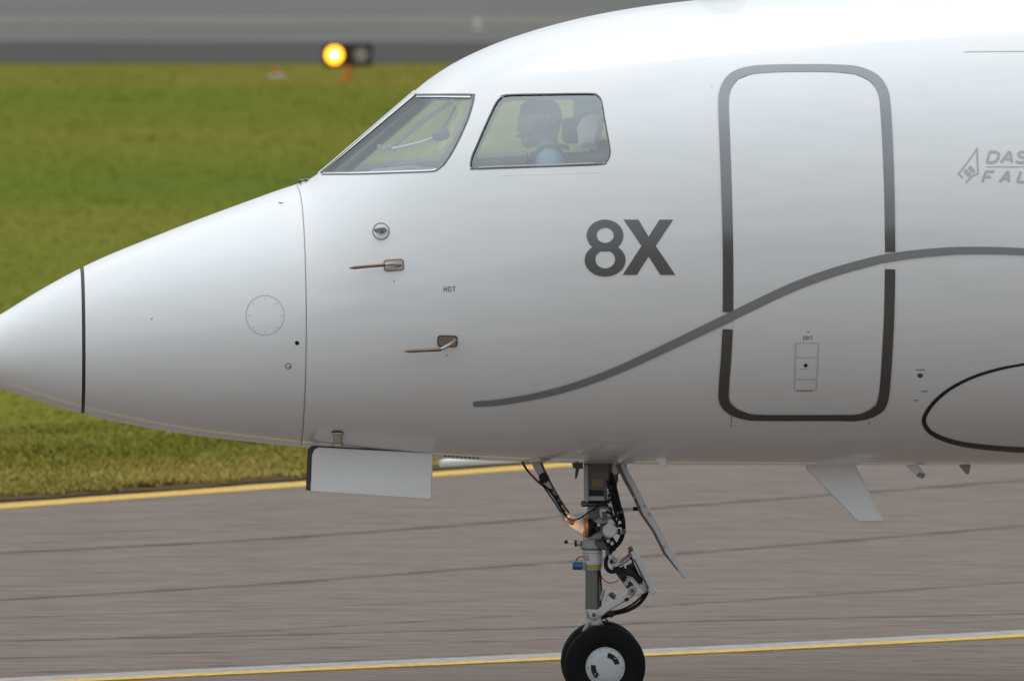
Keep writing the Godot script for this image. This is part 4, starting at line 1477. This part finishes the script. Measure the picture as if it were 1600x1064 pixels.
	for s in [1.0, -1.0]:
		st = begin()
		lathe(st, Vector3(-0.083, 0.006, 0.032 * s), Vector3(-1, 0, 0.15 * s), [Vector2(-0.01, 0.004), Vector2(-0.004, 0.0105), Vector2(0.004, 0.0105), Vector2(0.009, 0.006), Vector2(0.0105, 0.0005)], 12)
		obj("eye", st, mat("eye_white", lin(0.5, 0.48, 0.45), 0.3), p)
	# shoulder strap
	for s in [1.0, -1.0]:
		st = begin()
		var path := curve([Vector3(0.15, -0.13, 0.10 * s), Vector3(0.10, -0.118, 0.115 * s), Vector3(0.03, -0.112, 0.12 * s), Vector3(-0.035, -0.155, 0.12 * s), Vector3(-0.075, -0.24, 0.11 * s), Vector3(-0.085, -0.40, 0.08 * s)], 4)
		for i in path.size() - 1:
			var n: Vector3 = ((path[i + 1] - path[i]).cross(Vector3(0, 0, 1))).normalized()
			if n.dot(path[i] - Vector3(0.06, -0.3, 0)) < 0:
				n = -n
			var w := Vector3(0, 0, 0.024)
			var off: Vector3 = n * 0.006
			quad(st, path[i] - w + off, path[i] + w + off, path[i + 1] + w + off, path[i + 1] - w + off, n, n, n, n)
			quad(st, path[i] + w + off, path[i] + w - off, path[i + 1] + w - off, path[i + 1] + w + off, Vector3.BACK, Vector3.BACK, Vector3.BACK, Vector3.BACK)
		obj("shoulder_strap", st, M["seat_leather"], p)

# ---------------------------------------------------------------- nose gear

var gear: Node3D

func g_tube(called: String, m: String, pts: Array, r, z = 0.0, seg := 10, smooth := true) -> MeshInstance3D:
	var st := begin()
	var w := []
	for i in pts.size():
		w.append(at(pts[i][0], pts[i][1], pts[i][2] if pts[i].size() > 2 else z))
	if smooth and w.size() > 2:
		w = curve(w, 5)
	tube(st, w, r, seg)
	return obj(called, st, M[m], gear)

func g_plate(called: String, m: String, pts: Array, z: float, thick: float, bevel := 0.004) -> MeshInstance3D:
	var st := begin()
	var poly := []
	for p in pts:
		var q := at(p[0], p[1], z)
		poly.append(Vector2(q.x, q.y))
	slab(st, poly, Transform3D(Basis(), Vector3(0, 0, z)), thick, bevel)
	return obj(called, st, M[m], gear)

# an upright turned piece: rows of (y in the side view, radius in drawing units)
func g_turned(called: String, m: String, x: float, rows: Array, z := 0.0, seg := 28) -> MeshInstance3D:
	var st := begin()
	var o := at(x, rows[0][0], z)
	var prof := []
	for r in rows:
		prof.append(Vector2((r[0] - rows[0][0]) / UNIT, r[1] / UNIT))
	lathe(st, o, Vector3.DOWN, prof, seg)
	return obj(called, st, M[m], gear)

# a round piece whose axis points at the viewer
func g_round(called: String, m: String, x: float, y: float, r: float, z0: float, z1: float, seg := 24) -> MeshInstance3D:
	var st := begin()
	var c := at(x, y, z1)
	var w := r / UNIT
	lathe(st, Vector3(c.x, c.y, z0), Vector3.BACK, [Vector2(0, 0.0001), Vector2(0, w), Vector2(z1 - z0 - w * 0.15, w), Vector2(z1 - z0, w * 0.82), Vector2(z1 - z0, 0.0001)], seg)
	return obj(called, st, M[m], gear)

func build_gear() -> void:
	gear = part("nose_gear", jet, "grey nose gear leg with hoses, drag brace and torque links")
	# leg housing
	g_plate("leg_housing", "gear_dark", [[914, 700], [955, 700], [953, 760], [951, 788], [914.5, 788], [913, 760]], 0.0, 0.15, 0.012)
	g_plate("housing_flange", "gear_grey", [[912.5, 726], [919, 726], [920, 786], [913, 786]], 0.03, 0.12)
	g_plate("placard", "placard", [[925, 749], [943.5, 749], [943.5, 762], [925, 762]], 0.078, 0.006, 0.001)
	g_plate("label_plate", "black_part", [[921.5, 767], [943.5, 767], [943.5, 775.5], [921.5, 775.5]], 0.078, 0.008, 0.002)
	g_plate("housing_foot", "gear_grey", [[919, 776.5], [944, 776.5], [946, 784], [917, 784]], 0.074, 0.012, 0.003)
	for y in [785.5, 791.5]:
		g_tube("clamp_rod", "hose", [[909, y, 0.085], [951, y - 0.5, 0.085]], 0.0055)
	g_round("clamp_bolt", "gear_dark", 911, 788.5, 3.2, 0.03, 0.1, 12)
	g_plate("actuator_bracket", "gear_grey", [[919, 792.5], [951, 792.5], [958, 800], [961, 822], [955, 843], [920, 845], [914, 815]], 0.0, 0.12, 0.01)
	g_plate("bracket_boss", "gear_light", [[938, 795], [954, 797], [956, 808], [941, 812], [936, 806]], 0.065, 0.03, 0.006)
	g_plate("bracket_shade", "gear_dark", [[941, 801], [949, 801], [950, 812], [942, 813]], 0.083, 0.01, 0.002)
	# steering motor facing the viewer
	g_round("steering_motor", "gear_light", 953.5, 831, 11, 0.03, 0.15)
	g_round("motor_cap", "gear_light", 955, 818, 5, 0.03, 0.12)
	g_tube("motor_union", "gear_light", [[961, 832, 0.10], [975, 832.5, 0.10]], 0.013)
	g_tube("union_nut", "black_part", [[966, 832.3, 0.10], [970, 832.4, 0.10]], 0.0165)
	g_round("union_end", "gear_dark", 976, 832.5, 3.5, 0.07, 0.13, 12)
	# taxi lamp: body, bezel and lit face, looking forward
	var lamp := at(925, 826, 0.05)
	var st := begin()
	lathe(st, lamp, Vector3.LEFT, [Vector2(-0.035, 0.0001), Vector2(-0.033, 0.022), Vector2(0.0, 0.044), Vector2(0.012, 0.052), Vector2(0.02, 0.052)], 28)
	obj("taxi_lamp_body", st, M["black_part"], gear)
	st = begin()
	lathe(st, lamp, Vector3.LEFT, [Vector2(0.018, 0.0535), Vector2(0.036, 0.0545), Vector2(0.036, 0.046), Vector2(0.026, 0.044)], 28)
	obj("taxi_lamp_bezel", st, mat("copper_bezel", lin(0.55, 0.22, 0.07), 0.4, 0.4), gear)
	st = begin()
	lathe(st, lamp, Vector3.LEFT, [Vector2(0.026, 0.044), Vector2(0.031, 0.025), Vector2(0.033, 0.0001)], 28)
	var lit := mat("lamp_face", lin(0.9, 0.8, 0.6), 0.3)
	lit.emission_enabled = true
	lit.emission = lin(1.0, 0.62, 0.28)
	lit.emission_energy_multiplier = 4.0
	obj("taxi_lamp_face", st, lit, gear)
	var l := SpotLight3D.new()
	l.name = "taxi_lamp_light"
	l.light_color = Color(1.0, 0.72, 0.42)
	l.light_energy = 0.02
	l.light_size = 0.04
	l.spot_angle = 75.0
	l.spot_range = 20.0
	l.shadow_enabled = true
	gear.add_child(l, true)
	l.position = lamp + Vector3(-0.045, 0, 0)
	l.rotation_degrees = Vector3(0, 90, 0)
	# fork of the drag brace, lit by the lamp
	g_plate("brace_fork", "gear_light", [[878, 808], [893, 803], [900, 809], [914, 808], [913.5, 842], [903, 833], [889, 824], [880, 816]], -0.02, 0.04, 0.006)
	g_round("fork_bolt", "chrome", 895, 817.5, 4.6, -0.02, 0.016, 16)
	g_round("fork_bolt_head", "gear_dark", 895, 817.5, 2.4, 0.0, 0.022, 12)
	# drag brace
	g_plate("drag_brace", "gear_light", [[820, 705], [842, 705], [852, 735], [870, 772], [893, 806], [884, 815], [879, 809], [858, 775], [836, 735]], 0.0, 0.055, 0.01)
	g_tube("brace_edge", "gear_dark", [[843, 720, 0.03], [853, 740, 0.03], [872, 776, 0.03], [890, 803, 0.03]], 0.0045)
	g_tube("brace_web", "gear_light", [[846, 752, 0.032], [866, 782, 0.032], [880, 806, 0.032]], 0.010)
	g_tube("brace_cable", "hose", [[813, 716, 0.04], [822, 733, 0.04], [838, 751, 0.04], [847, 757, 0.04], [862, 771, 0.04], [874, 790, 0.04], [884, 808, 0.04]], 0.006)
	g_tube("brace_cable", "red_wire", [[826, 737, 0.043], [836, 750, 0.043], [849, 761, 0.043]], 0.0045)
	g_round("cable_clip", "black_part", 850, 748, 8, 0.02, 0.055, 12)
	for c in [[861, 768], [871, 778], [876, 788], [880, 800]]:
		g_round("cable_clip", "black_part", c[0], c[1], 3.4, 0.02, 0.05, 10)
	g_tube("lamp_cable", "hose", [[882, 803, 0.05], [890, 813, 0.06], [905, 812, 0.07], [920, 802, 0.08], [938, 791, 0.09]], 0.004)
	g_tube("lamp_cable", "red_wire", [[887, 811, 0.062], [896, 814.5, 0.066], [902, 813, 0.07]], 0.0042)
	# collar and cylinder
	g_turned("steering_collar", "gear_grey", 925.5, [[843, 0.01], [843, 15], [846, 18], [857, 18.3], [859, 16.5], [859.5, 0.01]])
	g_plate("collar_lug", "gear_dark", [[930, 846], [944, 846], [949, 852], [946, 861], [940, 860], [930, 850]], 0.055, 0.03, 0.005)
	g_tube("collar_pin", "gear_grey", [[908, 850.5, 0.02], [898, 850.5, 0.02]], 0.016)
	g_tube("pin_band", "black_part", [[901.5, 850.5, 0.02], [898.5, 850.5, 0.02]], 0.0185)
	g_tube("pin_rod", "gear_light", [[898, 850, 0.02], [885, 848.5, 0.02]], 0.004)
	g_round("pin_ball", "black_part", 885, 848.5, 3, 0.008, 0.03, 12)
	g_turned("shock_cylinder", "gear_light", 926.5, [[859, 0.01], [859, 14.5], [861, 15.5], [881, 15.8], [883, 15.6], [883, 0.01]])
	g_turned("cylinder_band", "yellow_band", 926.3, [[883, 0.01], [883, 15.2], [887.5, 15.2], [887.5, 0.01]])
	g_turned("cylinder_nut", "gear_grey", 926, [[887.5, 0.01], [887.5, 14.4], [892, 14.0], [893, 12.5], [893, 0.01]])
	g_plate("cylinder_tag", "gear_grey", [[913.5, 869], [921, 869], [921, 877], [913.5, 877]], 0.045, 0.012, 0.003)
	g_tube("sensor", "blue_part", [[911, 886, 0.035], [909, 886, 0.035], [896, 886, 0.035], [895, 886, 0.035]], [0.018, 0.021, 0.021, 0.017], 0.0, 18, false)
	g_tube("sensor_wire", "red_wire", [[900, 879, 0.035], [903, 874, 0.04], [908, 871.5, 0.045], [914, 872, 0.045]], 0.0035)
	g_plate("sensor_mount", "gear_grey", [[908, 880], [915, 880], [915, 893], [908, 892]], 0.03, 0.03)
	# sliding piston and its foot
	g_turned("piston", "chrome", 926.8, [[892, 0.01], [892, 11.8], [956, 11.8], [956, 0.01]])
	g_plate("piston_foot", "gear_light", [[916, 954], [939, 954], [940, 975], [934, 981], [920, 981], [917, 972]], 0.0, 0.10, 0.012)
	g_plate("foot_lug", "gear_light", [[917, 954.5], [933, 955], [936, 962], [934, 970], [926, 971], [922, 966]], 0.055, 0.022, 0.004)
	g_round("pivot_ring", "gear_light", 928.8, 963.5, 6.2, 0.04, 0.085)
	g_round("pivot_bolt", "gear_dark", 928.8, 963.5, 3.4, 0.05, 0.09, 16)
	g_plate("paint_mark", "yellow_band", [[916.5, 957], [920.5, 958], [920.5, 969], [917, 968]], 0.053, 0.006, 0.001)
	g_tube("wheel_fork", "gear_dark", [[928, 972, 0.0], [934, 990, 0.0], [941, 1020, 0.0], [943, 1041, 0.0]], 0.045)
	g_tube("fork_bracket", "gear_grey", [[922, 974, 0.06], [917, 982, 0.06], [913, 990, 0.06]], 0.012)
	# torque links
	g_plate("lower_torque_link", "gear_light", [[925, 959], [933, 955], [958, 940], [979, 928], [988, 922], [993, 925], [994, 931], [988, 936], [962, 951], [940, 966], [931, 970]], 0.03, 0.045, 0.008)
	g_round("link_knee", "gear_grey", 989, 925, 7, 0.0, 0.075)
	g_round("knee_bolt", "gear_dark", 989, 925, 3, 0.0, 0.085, 12)
	g_plate("upper_torque_link", "gear_dark", [[957, 888], [968, 886], [978, 900], [993, 918], [990, 925], [980, 921], [966, 902]], 0.0, 0.05, 0.006)
	g_round("link_hinge", "gear_light", 962, 880, 8, 0.0, 0.07)
	g_round("hinge_bolt", "gear_grey", 962, 878, 4, 0.0, 0.08, 14)
	g_plate("link_arm", "gear_grey", [[963, 886], [966, 880], [988, 864.5], [992, 871], [973, 886]], 0.03, 0.04, 0.005)
	g_tube("arm_wire", "red_wire", [[965, 883, 0.055], [976, 874, 0.055], [985, 866, 0.055]], 0.003)
	g_plate("link_guard", "gear_light", [[985.5, 863], [992, 859.5], [998, 868], [1026.5, 925], [1020, 930], [1012, 922], [990, 874]], 0.0, 0.17, 0.004)
	g_plate("guard_edge", "gear_dark", [[990, 876], [992.5, 875], [1015, 920], [1013, 925]], 0.088, 0.006, 0.001)
	g_round("guard_bolt", "gear_dark", 986, 860, 4, -0.02, 0.05, 12)
	g_tube("guard_pin", "gear_dark", [[986, 857, 0.02], [984, 866, 0.02]], 0.006)
	g_tube("link_rod", "gear_light", [[989, 903, 0.05], [1000, 914, 0.05], [1010, 924, 0.05]], 0.012)
	g_tube("link_rod", "gear_light", [[996, 933, 0.045], [1004, 929, 0.045], [1014, 924, 0.045]], 0.007)
	g_tube("damper", "black_part", [[983, 893, 0.05], [991, 899, 0.05], [1003, 912, 0.05]], 0.02)
	g_tube("damper", "black_part", [[968, 892, 0.055], [978, 894, 0.055], [987, 889, 0.055]], 0.012)
	for c in [[970, 895, 4], [976, 901, 4.5], [983, 908, 4], [988, 887, 4], [984, 898, 5], [979, 914, 4]]:
		g_round("fitting", "black_part" if int(c[0]) % 2 == 0 else "gear_grey", c[0], c[1], c[2], 0.0, 0.07, 10)
	g_tube("link_spring", "gear_light", [[951.5, 926, 0.05], [948, 933, 0.05], [944, 942, 0.05]], [0.010, 0.012, 0.009, 0.012, 0.009, 0.012, 0.009, 0.011, 0.010, 0.008, 0.008])
	g_tube("link_spring", "gear_grey", [[944, 923, 0.03], [942, 931, 0.03], [940, 940, 0.03]], [0.009, 0.011, 0.008, 0.011, 0.008, 0.011, 0.008, 0.010, 0.008, 0.008, 0.008])
	g_tube("link_damper", "gear_dark", [[954, 929, 0.03], [958, 933, 0.03], [962, 936, 0.03]], 0.014)
	g_plate("link_tag", "black_part", [[976, 938], [982, 935], [984, 940], [979, 943]], 0.056, 0.006, 0.001)
	# hoses
	g_tube("hydraulic_hose", "hose", [[974, 838, 0.06], [968, 850, 0.06], [956, 862, 0.06], [948, 876, 0.06], [948, 888, 0.06], [955, 895, 0.06], [967, 893, 0.06], [977, 889, 0.06]], 0.0115)
	g_tube("hydraulic_hose", "hose", [[955, 742, 0.04], [962, 765, 0.04], [968, 790, 0.05], [974, 812, 0.06], [975, 832, 0.06], [969, 848, 0.06]], 0.0115)
	g_tube("hydraulic_hose", "hose", [[953, 735, 0.02], [955, 760, 0.02], [962, 785, 0.02], [969, 805, 0.03], [971, 825, 0.03]], 0.013)
	g_tube("hydraulic_hose", "hose", [[956, 756, 0.06], [951, 775, 0.06], [953, 795, 0.06], [961, 812, 0.06], [966, 826, 0.06]], 0.006)
	g_tube("hydraulic_hose", "hose", [[1013, 918, 0.03], [1011, 930, 0.03], [1000, 945, 0.03], [982, 956, 0.03], [962, 961, 0.03], [940, 968, 0.03]], 0.010)
	g_tube("hydraulic_hose", "hose", [[1008, 930, 0.045], [990, 946, 0.045], [972, 955, 0.045], [955, 959, 0.045], [945, 964, 0.045]], 0.006)
	g_plate("hose_clamp", "black_part", [[950, 957], [959, 956], [962, 963], [956, 968], [949, 963]], 0.04, 0.03, 0.003)
	g_tube("brake_line", "hose", [[946, 965, 0.04], [947, 970, 0.04], [951, 972, 0.04]], 0.004)
	g_tube("bonding_wire", "red_wire", [[940, 901, 0.03], [944, 908, 0.04], [952, 912.5, 0.04], [960, 912, 0.04], [968, 908.5, 0.04]], 0.0032)
	g_tube("pipe", "gear_light", [[950, 764, 0.07], [951, 780, 0.07], [951, 800, 0.07]], 0.0065)
	g_tube("pipe", "gear_light", [[953, 760, 0.075], [958, 772, 0.075]], 0.006)
	g_tube("pipe", "gear_grey", [[955, 808, 0.08], [966, 803, 0.08], [972, 801, 0.08]], 0.006)
	for c in [[951, 785], [952, 793], [961, 800], [958, 815], [966, 818], [950, 867], [955, 872], [949, 859]]:
		g_round("fitting", "gear_light" if int(c[1]) % 2 == 0 else "gear_dark", c[0], c[1], 3.6, 0.03, 0.085, 10)
	g_tube("cable", "hose", [[932, 824, 0.09], [942, 821, 0.09], [954, 819, 0.09]], 0.004)
	g_round("lamp_knob", "black_part", 928, 808, 3.4, 0.03, 0.08, 12)
	for v in [[[957, 748], [959, 762], [956, 776], [959, 792], [964, 806]], [[950, 752], [955, 768], [960, 778], [963, 796], [962, 812]], [[958, 770], [966, 786], [969, 800], [966, 815], [962, 823]], [[948, 800], [957, 806], [962, 816], [972, 822]]]:
		var run := []
		for q in v:
			run.append([q[0], q[1], 0.085])
		g_tube("hydraulic_hose", "hose", run, 0.0062)
	for c in [[953, 776], [953, 783], [954, 790], [955, 797], [965, 808], [969, 818], [943, 843], [951, 847], [957, 851], [952, 857], [960, 869], [956, 880]]:
		g_round("fitting", "gear_light" if int(c[0]) % 3 == 0 else "black_part", c[0], c[1], 2.8, 0.06, 0.105, 10)
	g_plate("manifold", "black_part", [[944, 846], [958, 840], [966, 852], [962, 862], [950, 860]], 0.02, 0.08, 0.006)
	g_plate("manifold_cap", "gear_grey", [[946, 861], [956, 863], [957, 872], [948, 874]], 0.04, 0.05, 0.005)
	g_tube("brace_cable", "hose", [[846, 756, 0.045], [858, 774, 0.045], [867, 786, 0.045], [876, 800, 0.045], [886, 806, 0.045]], 0.0035)
	g_plate("lamp_bracket", "gear_dark", [[921, 800], [934, 797], [938, 806], [930, 814], [922, 812]], 0.07, 0.03, 0.004)
	g_round("lamp_plug", "black_part", 934, 828, 5, 0.05, 0.10, 14)
	g_round("lamp_plug", "gear_light", 936, 822, 2.4, 0.06, 0.108, 10)
	g_turned("collar_ring", "gear_dark", 925.5, [[858.5, 0.01], [858.5, 17.4], [860, 17.4], [860, 0.01]])
	g_turned("cylinder_ring", "gear_dark", 926.3, [[865, 0.01], [865, 15.9], [865.7, 15.9], [865.7, 0.01]])
	g_tube("piston_line", "hose", [[938, 893, 0.02], [940, 920, 0.02], [939, 950, 0.02]], 0.005)
	g_tube("link_wire", "hose", [[962, 888, 0.06], [971, 897, 0.06], [975, 908, 0.06], [985, 917, 0.06]], 0.0045)
	g_tube("link_wire", "hose", [[986, 872, 0.05], [990, 882, 0.05], [984, 892, 0.05], [994, 901, 0.05]], 0.005)
	g_plate("link_plate", "black_part", [[978, 886], [990, 880], [1000, 900], [1006, 915], [996, 906]], 0.02, 0.05, 0.005)
	g_tube("door_hinge_arm", "gear_grey", [[966, 720, 0.02], [972, 735, 0.02], [980, 748, 0.02]], 0.012)
	# reservoir and actuator behind the housing
	g_turned("reservoir", "gear_light", 962, [[722, 0.01], [722, 8], [738, 8.5], [742, 6], [742.5, 0.01]], 0.02)
	g_turned("actuator", "gear_dark", 961, [[742, 0.01], [742, 5.5], [754, 5.5], [755, 4], [776, 3.2], [776, 0.01]], 0.02)
	# small stop in front of the housing
	g_plate("down_lock", "gear_dark", [[893, 720], [912, 720], [911, 733], [896, 732]], 0.0, 0.06)
	g_tube("lock_pin", "gear_dark", [[903, 730, 0.0], [901.5, 740, 0.0], [900, 749, 0.0]], [0.011, 0.011, 0.010, 0.010, 0.009, 0.009, 0.008, 0.007, 0.006, 0.005, 0.004])
	# aft door seen nearly edge on
	g_plate("aft_door", "gear_light", [[962, 716], [976, 716], [982, 736], [997, 762], [1009, 787], [1027, 817], [1052, 862], [1073, 902], [1070, 905], [1060, 893], [1040, 866], [1023, 832], [1003, 803], [993, 779], [978, 750]], 0.0, 0.12, 0.006)
	g_plate("aft_door_edge", "gear_dark", [[959, 716], [964, 716], [980, 750], [995, 779], [1005, 803], [1024, 832], [1041, 866], [1061, 893], [1059, 893], [1037, 866], [1020, 832], [1000, 803], [990, 779], [974, 750]], 0.052, 0.03, 0.001)
	g_tube("door_rod", "gear_light", [[964, 797, 0.03], [1001, 796, 0.03]], 0.008)
	g_tube("door_rod_end", "black_part", [[990, 796.3, 0.03], [1003, 796, 0.03]], 0.011)
	for c in [[1008, 792], [1015, 805], [993, 778], [1038, 856]]:
		g_round("door_bolt", "gear_grey", c[0], c[1], 2.2, 0.05, 0.068, 10)
	# wheels
	for side in [1.0, -1.0]:
		var w := part("nose_wheel", jet)
		var turn := Basis(Vector3.UP, deg_to_rad(3.2))
		w.transform = Transform3D(turn, Vector3(at(943, 1040, 0.0).x, 0.214, 0) + turn * Vector3(0, 0, 0.13 * side))
		var c := Vector3.ZERO
		var ax := Vector3(0, 0, side)
		st = begin()
		lathe(st, c, ax, [Vector2(-0.06, 0.10), Vector2(-0.066, 0.13), Vector2(-0.07, 0.165), Vector2(-0.06, 0.196), Vector2(-0.045, 0.208), Vector2(-0.02, 0.2128), Vector2(-0.017, 0.209), Vector2(-0.012, 0.209), Vector2(-0.009, 0.2135), Vector2(0.009, 0.2135), Vector2(0.012, 0.209), Vector2(0.017, 0.209), Vector2(0.02, 0.2128), Vector2(0.045, 0.208), Vector2(0.06, 0.196), Vector2(0.068, 0.178), Vector2(0.071, 0.162), Vector2(0.068, 0.135), Vector2(0.06, 0.112), Vector2(0.05, 0.103)], 72)
		obj("tyre", st, M["tyre"], w)
		st = begin()
		lathe(st, c, ax, [Vector2(-0.05, 0.001), Vector2(-0.05, 0.105), Vector2(0.052, 0.104), Vector2(0.058, 0.1), Vector2(0.056, 0.096), Vector2(0.06, 0.09), Vector2(0.068, 0.06), Vector2(0.071, 0.03), Vector2(0.072, 0.0001)], 48)
		obj("hub", st, M["hub"], w)
		for a in [[-80.0, -14.0], [130.0, 190.0]]:
			st = begin()
			var outl := []
			for k in 11:
				var t: float = deg_to_rad(lerpf(a[0], a[1], k / 10.0))
				outl.append(Vector2(cos(t), -sin(t)) * 0.076)
			for k in 11:
				var t: float = deg_to_rad(lerpf(a[1], a[0], k / 10.0))
				outl.append(Vector2(cos(t), -sin(t)) * 0.050)
			slab(st, outl, Transform3D(Basis(), c + ax * 0.0672), 0.006, 0.001)
			obj("hub_slot", st, M["black_part"], w)
		for k in 10:
			var t := TAU * k / 10
			var b := begin()
			lathe(b, c + ax * 0.058 + Vector3(cos(t), sin(t), 0) * 0.088, ax, [Vector2(0, 0.004), Vector2(0.006, 0.004), Vector2(0.007, 0.0001)], 8)
			obj("wheel_bolt", b, M["gear_grey"], w)
		st = begin()
		box(st, c + ax * 0.071 + Vector3(0.0475, 0.045, 0), Vector3(0.012, 0.006, 0.004), 0.001)
		obj("slot_web", st, M["gear_grey"], w)
		st = begin()
		box(st, c + ax * 0.071 + Vector3(-0.055, -0.035, 0), Vector3(0.006, 0.010, 0.004), 0.001)
		obj("valve", st, M["gear_grey"], w)
	st = begin()
	var hub := Vector3(at(943, 1040, 0.15).x, 0.214, 0)
	tube(st, [hub + Vector3(0, 0, -0.1), hub + Vector3(0, 0, 0.1)], 0.03, 14)
	obj("axle", st, M["gear_dark"], gear)

# ---------------------------------------------------------------- all of it

func overcast() -> PanoramaSkyMaterial:
	var w := 512
	var h := 256
	var n := FastNoiseLite.new()
	n.seed = 21
	n.frequency = 1.6
	n.fractal_octaves = 4
	var im := Image.create(w, h, false, Image.FORMAT_RGBF)
	for y in h:
		var el := (0.5 - (y + 0.5) / h) * PI
		for x in w:
			var az := (x + 0.5) / w * TAU
			var d := Vector3(cos(el) * cos(az), sin(el), cos(el) * sin(az))
			var c := Vector3(0.12, 0.12, 0.11)
			if el > 0.0:
				var base := 0.66 + 1.10 * sin(el) * sin(el)
				var cloud := n.get_noise_3d(d.x * 1.0, d.y * 2.2, d.z * 1.0)
				base *= 1.0 + 0.32 * cloud
				c = Vector3(0.938, 0.99, 1.04) * base
			im.set_pixel(x, y, Color(c.x, c.y, c.z))
	var m := PanoramaSkyMaterial.new()
	m.panorama = ImageTexture.create_from_image(im)
	return m

func _ready() -> void:
	var cam := Camera3D.new()
	cam.name = "camera"
	var attr := CameraAttributesPhysical.new()
	attr.frustum_focal_length = 12.0 / (532.0 / FOCAL)
	attr.exposure_aperture = 4.6
	attr.frustum_focus_distance = EYE_Z - 0.9
	attr.frustum_near = 1.0
	attr.frustum_far = 6000.0
	cam.attributes = attr
	cam.fov = rad_to_deg(2.0 * atan(532.0 / FOCAL))
	cam.near = 1.0
	cam.far = 6000.0
	add_child(cam)
	cam.position = Vector3(0, EYE_Y, EYE_Z)
	cam.rotation = Vector3(-atan(928.0 / FOCAL), 0, 0)
	cam.current = true
	var we := WorldEnvironment.new()
	we.name = "environment"
	var e := Environment.new()
	e.background_mode = Environment.BG_SKY
	e.sky = Sky.new()
	e.sky.sky_material = overcast()
	e.tonemap_mode = Environment.TONE_MAPPER_LINEAR
	e.tonemap_exposure = 1.0
	e.sdfgi_enabled = true
	e.ssao_enabled = true
	e.ssil_enabled = true
	we.environment = e
	add_child(we)
	var sun := DirectionalLight3D.new()
	sun.name = "sun"
	sun.light_energy = 0.2
	sun.light_color = Color(1.0, 0.97, 0.92)
	sun.light_angular_distance = 24.0
	sun.shadow_enabled = true
	add_child(sun)
	sun.rotation_degrees = Vector3(-66, 200, 0)
	make_materials()
	build_ground()
	build_jet()
